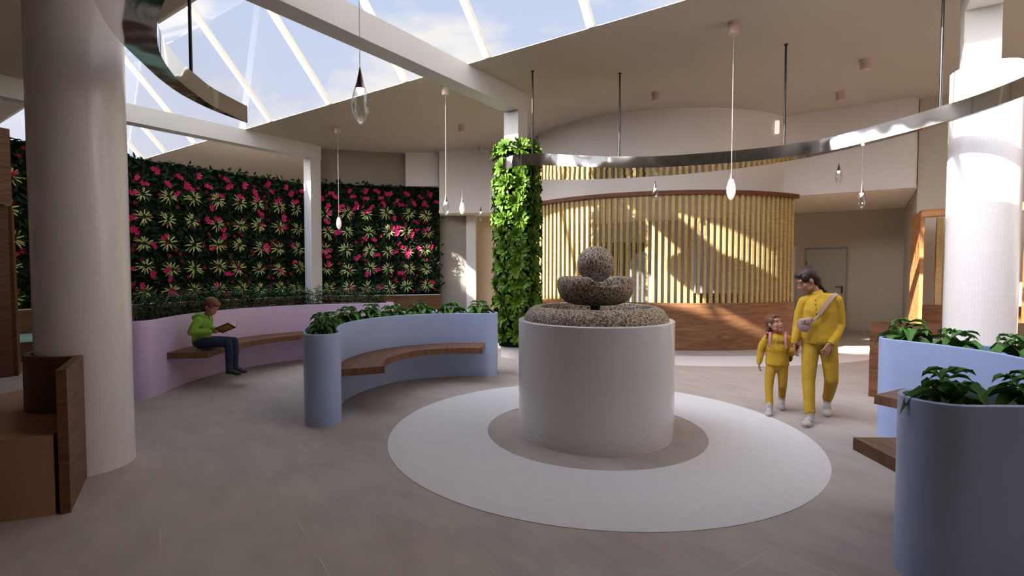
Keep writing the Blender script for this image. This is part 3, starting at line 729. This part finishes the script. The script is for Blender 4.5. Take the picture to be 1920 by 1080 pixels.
bm=bmesh.new(); quadpost(bm,[xy(1917,8.3),xy(1918,8.0),xy(1950,8.0),xy(1949,8.3)],[xy(1917,8.3),xy(1918,8.0),xy(1950,8.0),xy(1949,8.3)],0,2.5); bp_('front_post',bm)
t=empty('timber_booth',(-7.7,7.5,0)); tag(t,'dark walnut booth frame at the far left edge of the picture','booth')
def bq_(name,bm,mat): 
    bmesh.ops.translate(bm,verts=bm.verts,vec=(7.7,-7.5,0)); return mesh(name,bm,mat,t)
bm=bmesh.new(); board(bm,xy(26,7.5),xy(-260,6.2),2.53,3.62,.06); bq_('header_board',bm,WAL)
bm=bmesh.new(); board(bm,xy(18,7.58),xy(-240,6.5),0,2.53,.05); bq_('side_panel',bm,WALD)
bm=bmesh.new(); quadpost(bm,[xy(18,7.58),xy(28,7.6),xy(34,7.9),xy(22,7.9)],[xy(18,7.58),xy(26,7.6),xy(30,7.9),xy(20,7.9)],0,2.53); bq_('edge_post',bm,WAL)
#PEOPLE
# ------------------------------------------------------------------ people
def blob(name,bm,mat,parent,voxel=.005,it=4,assign=None):
    me=bpy.data.meshes.new(name); bm.to_mesh(me); bm.free()
    o=bpy.data.objects.new(name,me); COL.objects.link(o)
    m=o.modifiers.new('r','REMESH'); m.mode='VOXEL'; m.voxel_size=voxel; m.use_smooth_shade=True
    s=o.modifiers.new('s','SMOOTH'); s.factor=.5; s.iterations=it
    dg=bpy.context.evaluated_depsgraph_get(); ev=o.evaluated_get(dg); nm=bpy.data.meshes.new_from_object(ev)
    o.modifiers.clear(); o.data=nm; bpy.data.meshes.remove(me)
    nm.materials.clear()
    for x in (mat if isinstance(mat,(list,tuple)) else [mat]): nm.materials.append(x)
    if assign:
        for p in nm.polygons: p.material_index=assign(p.center)
    for p in nm.polygons: p.use_smooth=True
    if parent is not None: o.parent=parent
    return o
def Vv(*a): return Vector(a)
def headmat(c,fwd,up,s):
    y=Vector(fwd).normalized(); z=Vector(up); x=y.cross(z).normalized(); z=x.cross(y)
    M=Matrix((x,y,z)).transposed()
    return M,Vector(c),s
def hp(H_,p): M,c,s=H_; return c+M@(Vector(p)*s)
def hb(bm,H_,p,r,mat=0):
    M,c,s=H_; ball(bm,hp(H_,p),tuple(q*s for q in r),mat,R=M,seg=20)
def head(bm,H_):
    hb(bm,H_,(0,-.012,.022),(.075,.096,.09)); hb(bm,H_,(0,.02,-.03),(.06,.07,.082)); hb(bm,H_,(0,.052,-.092),(.03,.03,.024))
    M,c,s=H_
    kd=s<1.05; cap(bm,hp(H_,(0,.084-.004*kd,.006)),hp(H_,(0,.105-.009*kd,-.032)),(.007-.001*kd)*s,(.012-.003*kd)*s); hb(bm,H_,(.009,.096-.007*kd,-.036),(.009,.01,.007)); hb(bm,H_,(-.009,.096-.007*kd,-.036),(.009,.01,.007))
    for k in (-1,1):
        hb(bm,H_,(k*.034,.048,-.034),(.025,.029,.03)); hb(bm,H_,(k*.033,.073,.026),(.026,.014,.008)); hb(bm,H_,(k*.073,-.006,-.012),(.009,.018,.03)); hb(bm,H_,(k*.032,.028,-.07),(.026,.036,.026))
    hb(bm,H_,(0,.083,-.059),(.023,.009,.006)); hb(bm,H_,(0,.081,-.070),(.02,.009,.007))
def face_parts(t,H_,lipm=LIP,browm=None):
    M,c,s=H_
    for k in (-1,1):
        bm=bmesh.new(); hb(bm,H_,(k*.031,.0735,.003),(.0115,.0095,.006)); e=mesh('eye',bm,EYEW,t,smooth='all')
        bm=bmesh.new(); hb(bm,H_,(k*.031,.0805,.0025),(.0062,.0035,.0058)); mesh('iris',bm,EYED,e,smooth='all')
    bm=bmesh.new(); hb(bm,H_,(0,.0865,-.0605),(.02,.0075,.0045)); hb(bm,H_,(0,.085,-.0695),(.017,.0075,.005)); mesh('lips',bm,lipm,t,smooth='all')
    if browm:
        for k in (-1,1):
            bm=bmesh.new(); cap(bm,hp(H_,(k*.015,.087,.023)),hp(H_,(k*.048,.073,.027)),.003*s,.002*s); mesh('eyebrow',bm,browm,t,smooth='all')
def hand(bm,w,D,N,sgn,s=1,curl=.6,spread=.0):
    D=Vector(D).normalized(); N=Vector(N); S=D.cross(N).normalized()*sgn; N=(N-D*N.dot(D)).normalized(); w=Vector(w)
    for k,off in enumerate((.028,.010,-.009,-.027)):
        cap(bm,w+S*off*.55*s,w+D*.08*s+S*off*s,.015*s,.0125*s,seg=10)
    Ls=(.070,.080,.074,.058)
    for k,off in enumerate((.031,.0105,-.0105,-.0305)):
        p=w+D*(.082-.004*abs(k-1))*s+S*off*s; ang=0
        for j,(fr,an,r0,r1) in enumerate(((.45,.35,.0092,.0085),(.3,.8,.0085,.0078),(.25,.6,.0078,.0066))):
            ang+=an*curl*(1+.12*k)
            d=(D*math.cos(ang)+N*math.sin(ang)+S*off*spread).normalized(); q=p+d*Ls[k]*fr*s
            cap(bm,p,q,r0*s,r1*s,seg=10); p=q
    p=w+D*.022*s+S*.026*s
    for d,L,r0,r1 in (((D*.65+S*.62+N*.25),.042,.0125,.0105),((D*.85+S*.25+N*.45),.032,.0105,.009),((D*.9+N*.45),.024,.009,.0072)):
        d=d.normalized(); q=p+d*L*s; cap(bm,p,q,r0*s,r1*s,seg=10); p=q
def limb(bm,pts,mat=0):
    for (p,r),(q,r2) in zip(pts,pts[1:]): cap(bm,p,q,r,r2,mat)
def shoe(t,name_mat,heel,toe,s,solem,up=(0,0,1)):
    heel=Vector(heel); toe=Vector(toe); d=(toe-heel).normalized(); side=d.cross(Vector(up)).normalized(); u=side.cross(d)
    L=(toe-heel).length
    bm=bmesh.new()
    R=Matrix((side,d,u)).transposed()
    ball(bm,heel+d*.035*s+u*.045*s,(.034*s,.04*s,.045*s),R=R); ball(bm,heel+d*L*.45+u*.04*s,(.037*s,L*.33,.04*s),R=R)
    ball(bm,heel+d*(L-.05*s)+u*.03*s,(.043*s,.055*s,.03*s),R=R); cap(bm,heel+d*.05*s+u*.06*s,heel+d*.04*s+u*.12*s,.041*s,.04*s)
    o=blob('shoe',bm,name_mat,t,.005*max(.8,s),3)
    bm=bmesh.new(); ball(bm,heel+d*L*.5+u*.008*s,(.041*s,L*.52,.014*s),R=R,seg=24); mesh('sole',bm,solem,o,smooth='all')
    for k in range(4):
        bm=bmesh.new(); c=heel+d*(L*.38+k*.022*s)+u*(.083-.008*k)*s
        cap(bm,c-side*.018*s,c+side*.018*s,.003*s,.003*s,seg=8); mesh('lace',bm,solem,o,smooth='all')
def cuff(bm,p,d,r,L):
    d=Vector(d).normalized(); p=Vector(p); tube(bm,p-d*L/2,p+d*L/2,r,r*.96,20)
def loft(bm,rings,n=28):
    L=[[bm.verts.new((cx+rx*math.cos(2*PI*k/n),cy+ry*math.sin(2*PI*k/n),z)) for k in range(n)] for cx,cy,z,rx,ry in rings]
    for a,b in zip(L,L[1:]):
        for k in range(n): bm.faces.new((a[k],a[(k+1)%n],b[(k+1)%n],b[k]))
    bm.faces.new(L[0][::-1]); bm.faces.new(L[-1])
def braid(bm,pts,r0,r1):
    pa=resample(spline(pts,6),max(6,int(sum((Vector(b)-Vector(a)).length for a,b in zip(pts,pts[1:]))/(r0*.75))))
    n=len(pa)
    for i,p in enumerate(pa):
        r=r0+(r1-r0)*i/(n-1); d=(pa[min(i+1,n-1)]-pa[max(i-1,0)]).normalized(); s=d.cross(Vector((0,1,.3))).normalized()
        ball(bm,p+s*r*.38*(1 if i%2 else -1),(r*.85,r*.85,r*1.05),seg=12)
# ---- woman
th=math.atan2(3.27,5.42)
t=empty('person',(3.27,5.42,0),-th); tag(t,'woman in yellow sweatshirt and trousers with taupe shoulder bag, looking down at a child','person')
HW=headmat((-.125,-.02,1.478),(-.80,-.34,-.50),(-.40,-.08,1),1.1)
bm=bmesh.new(); head(bm,HW)
cap(bm,(-.03,.0,1.30),(-.085,-.0,1.43),.05,.046)
ball(bm,(0,0,1.18),(.155,.095,.13)); ball(bm,(0,0,1.02),(.13,.09,.14)); ball(bm,(0,0,.87),(.13,.09,.11))
limb(bm,[((-.14,0,1.25),.045),((-.205,0,.98),.036),((-.228,-.07,.80),.026)])
limb(bm,[((.14,0,1.26),.045),((.175,.04,1.01),.036),((.095,-.11,.82),.026)])
limb(bm,[((-.07,0,.82),.06),((-.09,-.10,.42),.048),((-.07,-.235,.09),.036)])
limb(bm,[((.07,0,.82),.06),((.115,-.02,.43),.048),((.085,.25,.17),.036)])
cap(bm,(-.07,-.235,.07),(-.1,-.34,.04),.03,.025); cap(bm,(.085,.25,.15),(.085,.16,.05),.035,.028)
hand(bm,(-.228,-.075,.795),(-.05,-.1,-1),(1,.1,0),-1,.95,.75)
hand(bm,(.09,-.115,.815),(-.42,-.3,-.9),(-.4,.9,-.1),1,.95,.85)
blob('body',bm,SKIN,t,.0045,3)
bm=bmesh.new()
loft(bm,[(0,0,.825,.168,.122),(0,0,.86,.178,.13),(0,0,.95,.170,.122),(0,-.003,1.06,.160,.118),(0,-.006,1.16,.162,.122),(0,0,1.24,.155,.108),(0,0,1.30,.125,.08),(-.005,0,1.345,.07,.06)])
cap(bm,(-.115,0,1.262),(.115,0,1.285),.06,.06)
limb(bm,[((-.145,0,1.245),.062),((-.185,.01,1.13),.055),((-.205,0,.98),.05),((-.218,-.05,.86),.045),((-.226,-.065,.832),.038)])
limb(bm,[((.14,0,1.27),.064),((.168,.025,1.14),.058),((.178,.04,1.01),.055),((.135,-.06,.885),.048),((.112,-.09,.85),.04)])
tube(bm,(-.03,0,1.32),(-.045,-.005,1.365),.066,.056,24)
blob('sweatshirt',bm,YEL,t,.007,3)
bm=bmesh.new(); tube(bm,(0,0,.815),(0,0,.845),.166,.172,40)
for v in bm.verts: v.co.y*=.76
mesh('hem_band',bm,YEL,t,smooth=True)
bm=bmesh.new(); cuff(bm,(-.228,-.068,.825),(0,-.2,-1),.036,.05); mesh('cuff',bm,YEL,t,smooth=True)
bm=bmesh.new(); cuff(bm,(.105,-.098,.842),(-.45,-.5,-.75),.037,.05); mesh('cuff',bm,YEL,t,smooth=True)
for k in range(4):
    bm=bmesh.new(); ball(bm,(-.045+.004*k,-.098-.011*min(k,2)-.002*k,1.27-k*.047),(.006,.004,.006),seg=10); mesh('button',bm,plain('button_%d'%k,'4a3a20',.5),t,smooth='all')
for k in (0,1,2):
    bm=bmesh.new(); ball(bm,(-.02+.022*k,-.131,.83),(.005,.003,.005),seg=8); mesh('stud',bm,BROWNB,t,smooth='all')
bm=bmesh.new()
ball(bm,(0,.005,.83),(.155,.115,.12)); 
limb(bm,[((-.075,0,.82),.088),((-.088,-.06,.6),.077),((-.092,-.105,.42),.064),((-.082,-.17,.25),.056),((-.073,-.225,.115),.052)])
limb(bm,[((.075,0,.82),.09),((.10,-.01,.62),.078),((.115,-.02,.43),.066),((.105,.12,.3),.058),((.088,.235,.185),.052)])
blob('trousers',bm,YELP,t,.007,3)
shoe(t,SHOE,(-.06,-.185,.0),(-.108,-.45,.0),1.08,SHOE); shoe(t,SHOE,(.085,.32,.12),(.085,.10,-.005),1.05,SHOE,up=(0,-.4,1))
bm=bmesh.new()
hb(bm,HW,(0,-.024,.034),(.083,.1,.092)); hb(bm,HW,(0,-.06,-.02),(.07,.062,.075)); hb(bm,HW,(0,.045,.075),(.062,.04,.034)); hb(bm,HW,(.055,.01,.03),(.027,.05,.045)); hb(bm,HW,(-.055,.01,.03),(.027,.05,.045))
blob('hair',bm,HAIR,t,.005,3)
bm=bmesh.new(); braid(bm,[hp(HW,(0,-.1,-.03)),(-.01,.05,1.42),(.035,.075,1.36),(.07,.11,1.30),(.07,.125,1.2)],.024,.013); mesh('braid',bm,HAIR,t,smooth='all')
face_parts(t,HW,LIP,HAIR)
# shoulder bag

MW=Matrix.Translation((3.27,5.42,0))@Matrix.Rotation(-th,4,'Z')
bo=Vv(-.145,-.165,1.03)
b=empty('shoulder_bag',MW@bo,-th); tag(b,'small taupe crossbody bag worn on the chest of the woman in yellow','bag')
bm=bmesh.new(); R=Matrix.Rotation(math.radians(-25),3,'Y')
ball(bm,(0,0,-.02),(.065,.03,.075),R=R,seg=24); ball(bm,(.03,0,.03),(.06,.026,.03),R=R,seg=20)
blob('pouch',bm,TAUPE,b,.006,2)
bm=bmesh.new(); box(bm,(.02,-.03,.02),(.09,.012,.045),M=None); bevel(bm,.005)
bmesh.ops.rotate(bm,verts=bm.verts,cent=(.02,-.03,.02),matrix=Matrix.Rotation(math.radians(-12),3,'Y')); mesh('flap',bm,TAUPE,b,smooth=True)
bm=bmesh.new(); tube(bm,(.002,-.036,.0),(.015,-.037,.035),.003); mesh('zip_line',bm,BLACK,b)
bm=bmesh.new(); pa=resample(spline([(.145,0,1.335),(.10,-.085,1.305),(.045,-.128,1.22),(-.01,-.15,1.13)],8),20)
prev=None
for i,p in enumerate(pa):
    d=(pa[min(i+1,19)]-pa[max(i-1,0)]).normalized(); n=Vector((p.x*.4,-1,0.05)).normalized() if i>4 else Vector((.2,-.7,.7)); s_=d.cross(n).normalized()
    p=p+n*.006-bo; cur=[bm.verts.new(p-s_*.019),bm.verts.new(p+s_*.019),bm.verts.new(p+s_*.019+n*.005),bm.verts.new(p-s_*.019+n*.005)]
    if prev:
        for q in range(4): bm.faces.new((prev[q],prev[(q+1)%4],cur[(q+1)%4],cur[q]))
    prev=cur
bmesh.ops.recalc_face_normals(bm,faces=bm.faces[:]); mesh('strap',bm,TAUPE,b,smooth=True)
bm=bmesh.new()
for k in range(6):
    c=Vv(-.012-.012*k,-.155,1.12-.017*k)-bo; ball(bm,c,(.009,.005,.012),seg=10)
mesh('chain',bm,SHOE,b,smooth='all')
# ---- girl
thg=math.atan2(2.97,5.7)
g=empty('person',(2.97,5.70,0),-thg); tag(g,'small child in yellow with a pink strapped backpack, holding the woman\'s hand and looking up','person')
HG=headmat((-.035,-.01,.99),(.66,-.62,.30),(-.22,.12,1),.92)
bm=bmesh.new(); head(bm,HG)
cap(bm,(0,0,.85),(-.02,.0,.93),.037,.034)
ball(bm,(0,0,.78),(.1,.065,.09)); ball(bm,(0,0,.66),(.095,.065,.1)); ball(bm,(0,0,.56),(.095,.07,.08))
limb(bm,[((-.10,0,.81),.033),((-.165,0,.665),.026),((-.18,-.03,.53),.018)])
limb(bm,[((.10,0,.81),.033),((.135,.0,.67),.026),((.175,-.11,.735),.02)])
limb(bm,[((-.05,0,.54),.055),((-.075,-.07,.29),.038),((-.065,-.15,.07),.027)])
limb(bm,[((.05,0,.54),.055),((.055,0,.29),.038),((.055,.16,.12),.027)])
cap(bm,(-.065,-.15,.06),(-.07,-.24,.03),.024,.02); cap(bm,(.055,.16,.1),(.055,.1,.04),.024,.02)
hand(bm,(-.181,-.035,.525),(-.02,-.1,-1),(1,0,0),-1,.58,.8); hand(bm,(.176,-.112,.735),(.35,-.35,.75),(.1,-1,.1),1,.55,1.1)
blob('body',bm,SKINB,g,.0035,3)
bm=bmesh.new()
ball(bm,(0,0,.80),(.112,.08,.085)); ball(bm,(0,-.004,.70),(.118,.09,.11)); tube(bm,(0,0,.525),(0,0,.66),.122,.115,28)
for v in bm.verts:
    if v.co.z<.665: v.co.y*=.76
cap(bm,(-.08,0,.83),(.08,0,.83),.045,.045)
limb(bm,[((-.10,0,.82),.047),((-.15,.0,.735),.043),((-.167,0,.665),.04),((-.18,-.03,.555),.031)])
limb(bm,[((.10,0,.82),.047),((.135,.01,.74),.042),((.142,.0,.67),.038),((.17,-.095,.72),.030)])
tube(bm,(-.0,0,.85),(-.005,0,.885),.05,.043,20)
blob('sweatshirt',bm,YEL,g,.0055,3)
bm=bmesh.new(); cuff(bm,(-.181,-.034,.545),(0,-.2,-1),.025,.03); mesh('cuff',bm,YEL,g,smooth=True)
bm=bmesh.new(); cuff(bm,(.173,-.105,.725),(.3,-.9,.45),.025,.03); mesh('cuff',bm,YEL,g,smooth=True)
for k in range(4):
    bm=bmesh.new(); ball(bm,(.006,-.083-.002*k,.845-k*.032),(.005,.003,.005),seg=10); mesh('button',bm,BROWNB,g,smooth='all')
bm=bmesh.new(); ball(bm,(0,0,.54),(.108,.082,.08))
limb(bm,[((-.052,0,.52),.062),((-.072,-.04,.4),.052),((-.077,-.07,.29),.045),((-.07,-.115,.17),.04),((-.066,-.142,.10),.04)])
limb(bm,[((.052,0,.52),.062),((.058,0,.4),.052),((.058,0,.29),.045),((.056,.09,.2),.04),((.055,.14,.145),.038)])
blob('trousers',bm,YELP,g,.0055,3)
shoe(g,SHOE,(-.065,-.11,0),(-.075,-.30,0),.9,SHOE); shoe(g,SHOE,(.055,.21,.085),(.055,.045,-.005),.88,SHOE,up=(0,-.4,1))
bm=bmesh.new()
hb(bm,HG,(0,-.024,.034),(.083,.1,.09)); hb(bm,HG,(0,-.06,-.02),(.066,.06,.07)); hb(bm,HG,(0,.045,.073),(.06,.04,.032)); hb(bm,HG,(.055,.008,.03),(.026,.05,.042)); hb(bm,HG,(-.055,.008,.03),(.026,.05,.042))
blob('hair',bm,HAIRG,g,.0045,3)
for k in (-1,1):
    p=hp(HG,(k*.068,-.045,-.05)); bm=bmesh.new(); braid(bm,[p,p+Vv(-.01*1,.0,-.04),p+Vv(-.015,-.01,-.10)],.015,.008); br2=mesh('braid',bm,HAIRG,g,smooth='all')
    bm=bmesh.new(); ball(bm,p+Vv(-.008,-.006,-.045),(.016,.016,.009),seg=12); mesh('hair_tie',bm,PINKB,br2,smooth='all')
face_parts(g,HG,LIP,HAIRG)
MG=Matrix.Translation((2.97,5.70,0))@Matrix.Rotation(-thg,4,'Z')
b=empty('backpack',MG@Vv(0,.12,.70),-thg); tag(b,'small brown backpack with pink straps on the child\'s back','backpack')
bm=bmesh.new(); box(bm,(.03,.035,-.02),(.25,.11,.27)); bevel(bm,.035,3); mesh('bag_body',bm,BROWNB,b,smooth=True)
for k in (-1,1):
    bm=bmesh.new(); pa=resample(spline([(k*.075,-.04,.13),(k*.078,-.11,.185),(k*.076,-.165,.175),(k*.078,-.205,.11),(k*.085,-.21,.03)],6),16); prev=None
    for i,p in enumerate(pa):
        s_=Vv(.012,0,0); d=(pa[min(i+1,15)]-pa[max(i-1,0)]).normalized(); n=s_.cross(d).normalized()*.012*(-1)
        cur=[bm.verts.new(p-s_),bm.verts.new(p+s_),bm.verts.new(p+s_+n),bm.verts.new(p-s_+n)]
        if prev:
            for q in range(4): bm.faces.new((prev[q],prev[(q+1)%4],cur[(q+1)%4],cur[q]))
        prev=cur
    bmesh.ops.recalc_face_normals(bm,faces=bm.faces[:]); mesh('strap',bm,PINKB,b,smooth=True)
# ---- boy
BO=Vector((-4.25,6.98,0))
t=empty('person',BO); tag(t,'boy in a green hooded top and jeans sitting on the lilac planter bench, reading','person')
HB=headmat((.145,-.0,1.085),(.80,-.12,-.52),(.52,-.02,.9),1.02)
bm=bmesh.new(); head(bm,HB)
cap(bm,(.05,0,.94),(.115,0,1.02),.042,.04)
ball(bm,(.02,0,.86),(.075,.115,.1)); ball(bm,(.0,0,.72),(.075,.1,.11)); ball(bm,(0,0,.61),(.09,.105,.08))
for k,e,w_ in ((-1,(-.02,-.185,.75),(.20,-.12,.745)),(1,(.0,.18,.75),(.22,.09,.755))):
    limb(bm,[((.03,k*.125,.9),.04),(e,.03),(w_,.021)])
    limb(bm,[((.02,k*.06,.59),.07),((.385,k*.075,.59),.038),((.405,k*.072,.26),.03)]); cap(bm,(.405,k*.072,.22),(.49,k*.072,.185),.022,.02)
hand(bm,(.205,-.118,.745),(1,.15,.12),(.0,.6,.8),-1,.68,1.0); hand(bm,(.225,.088,.755),(1,-.15,.12),(.0,-.6,.8),1,.68,1.0)
blob('body',bm,SKINB,t,.0035,3)
bm=bmesh.new()
ball(bm,(.02,0,.87),(.092,.135,.11)); ball(bm,(.0,0,.74),(.098,.128,.13)); tube(bm,(-.005,0,.60),(0,0,.72),.115,.115,24)
ball(bm,(-.02,0,.955),(.06,.085,.05)); ball(bm,(.045,0,.955),(.055,.07,.035))
for k,e,w_ in ((-1,(-.02,-.185,.755),(.19,-.125,.745)),(1,(.0,.18,.755),(.21,.092,.755))):
    limb(bm,[((.03,k*.12,.9),.058),((.0,k*.165,.82),.054),(e,.052),(((e[0]+w_[0])/2,(e[1]+w_[1])/2,.748),.045),(w_,.034)])
blob('hooded_top',bm,GRNJ,t,.0055,3)
bm=bmesh.new(); 
for a in range(14):
    an=2*PI*a/14; p=Vv(.03+.058*math.cos(an),.068*math.sin(an),.965-.02*math.cos(an)); an2=2*PI*(a+1)/14; q=Vv(.03+.058*math.cos(an2),.068*math.sin(an2),.965-.02*math.cos(an2)); cap(bm,p,q,.02,.02,seg=8)
ball(bm,(-.07,0,.94),(.04,.08,.05)); blob('hood',bm,GRNJ,t,.0055,3)
bm=bmesh.new(); tube(bm,(.118,-.0,.90),(.1,0,.965),.004); mesh('zip',bm,BLACK,t)
bm=bmesh.new(); ball(bm,(.0,0,.60),(.11,.125,.085))
for k in (-1,1): limb(bm,[((.03,k*.062,.592),.082),((.23,k*.07,.60),.07),((.395,k*.077,.60),.058),((.415,k*.075,.5),.051),((.41,k*.073,.38),.046),((.41,k*.072,.245),.043)])
blob('jeans',bm,DENIM,t,.0055,3)
for k in (-1,1): 
    shoe(t,SHOED,(.365,k*.072,.165),(.575,k*.078-.01,.148),.98,SOLE)
bm=bmesh.new(); hb(bm,HB,(0,-.018,.036),(.082,.1,.088)); hb(bm,HB,(0,-.05,-.01),(.068,.055,.06)); hb(bm,HB,(0,.05,.07),(.058,.042,.035)); hb(bm,HB,(.06,.015,.025),(.02,.04,.035)); hb(bm,HB,(-.06,.015,.025),(.02,.04,.035))
blob('hair',bm,HAIRB,t,.0045,3)
face_parts(t,HB,LIP,HAIRB)
# ---- book
k0=Vv(.30,-.02,.72)
b=empty('book',BO+k0); tag(b,'open red-covered book held by the reading boy','book')
sp_=Vv(.80,0,.34).normalized()
for k in (-1,1):
    w_=Vv(-.30,k*.80,.52).normalized(); n=sp_.cross(w_).normalized()*(1 if k>0 else -1)
    def slab(nm,o,l0,l1,w0,w1,th0,th1,m,par):
        bm=bmesh.new(); vs_=[]
        for th_ in (th0,th1):
            for a,c in ((l0,w0),(l1,w0),(l1,w1),(l0,w1)): vs_.append(bm.verts.new(sp_*a+w_*c+n*th_))
        for f in ((0,1,2,3),(4,5,6,7),(0,1,5,4),(1,2,6,5),(2,3,7,6),(3,0,4,7)): bm.faces.new([vs_[i] for i in f])
        bmesh.ops.recalc_face_normals(bm,faces=bm.faces[:]); return mesh(nm,bm,m,par)
    cv=slab('cover',0,0,.205,0,.15,0,.003,BOOKR,b)
    slab('page_block',0,.004,.2,.002,.145,.003,.012,PAPER,b)
    slab('cover_picture',0,.03,.18,.03,.125,-.0008,0,BOOKY,cv)

#ENDPEOPLE
# ------------------------------------------------------------------ light
w=bpy.data.worlds.new('world'); scn.world=w; w.use_nodes=True; nt=w.node_tree; nt.nodes.clear()
o=nd(nt,'OutputWorld'); bg=nd(nt,'Background'); nt.links.new(bg.outputs[0],o.inputs[0])
tc=nd(nt,'TexCoord'); 
mp=nd(nt,'Mapping'); mp.inputs['Scale'].default_value=(1,1,2.2); nt.links.new(tc.outputs['Generated'],mp.inputs[0])
n1=nd(nt,'TexNoise',i_Scale=2.1,i_Detail=9.0,i_Roughness=.55,i_Distortion=.25); nt.links.new(mp.outputs[0],n1.inputs['Vector'])
cl=ramp(nt,n1.outputs['Fac'],[(.47,(0,0,0,1)),(.56,(1,1,1,1))])
sx=nd(nt,'SeparateXYZ'); nt.links.new(tc.outputs['Generated'],sx.inputs[0])
sky=ramp(nt,sx.outputs['Z'],[(0,lin('e6e4e8')),(.35,lin('ccd5ec')),(.75,lin('b3c7ec'))])
mx=nd(nt,'Mix',data_type='RGBA'); nt.links.new(cl.outputs[0],mx.inputs[0]); nt.links.new(sky.outputs[0],mx.inputs[6]); mx.inputs[7].default_value=lin('f4f0ec')
SD=Vector((-.897,-.438,.49)).normalized()
nv=nd(nt,'VectorMath',operation='NORMALIZE'); nt.links.new(tc.outputs['Generated'],nv.inputs[0])
dp=nd(nt,'VectorMath',operation='DOT_PRODUCT'); nt.links.new(nv.outputs[0],dp.inputs[0]); dp.inputs[1].default_value=SD
gl=nd(nt,'MapRange'); gl.inputs['From Min'].default_value=.35; gl.inputs['From Max'].default_value=1; gl.inputs['To Min'].default_value=0; gl.inputs['To Max'].default_value=1; nt.links.new(dp.outputs['Value'],gl.inputs['Value'])
pw=nd(nt,'Math',operation='POWER'); nt.links.new(gl.outputs[0],pw.inputs[0]); pw.inputs[1].default_value=2
ma=nd(nt,'Math',operation='MULTIPLY_ADD'); nt.links.new(pw.outputs[0],ma.inputs[0]); ma.inputs[1].default_value=16; ma.inputs[2].default_value=.86
nt.links.new(mx.outputs[2],bg.inputs[0]); nt.links.new(ma.outputs[0],bg.inputs[1])
sl=bpy.data.lights.new('sun','SUN'); so_=bpy.data.objects.new('sun',sl); COL.objects.link(so_); sl.energy=20; sl.angle=math.radians(.9); sl.color=(1,.95,.87)
so_.rotation_euler=SD.to_track_quat('Z','Y').to_euler()
scn.view_settings.view_transform='Standard'; scn.view_settings.look='None'; scn.view_settings.exposure=.3; scn.view_settings.gamma=1; scn.view_settings.use_curve_mapping=False
c=scn.cycles; c.use_denoising=True; c.max_bounces=10; c.diffuse_bounces=6; c.glossy_bounces=4; c.transparent_max_bounces=16; c.sample_clamp_indirect=6; c.use_adaptive_sampling=True; c.caustics_reflective=False; c.caustics_refractive=False
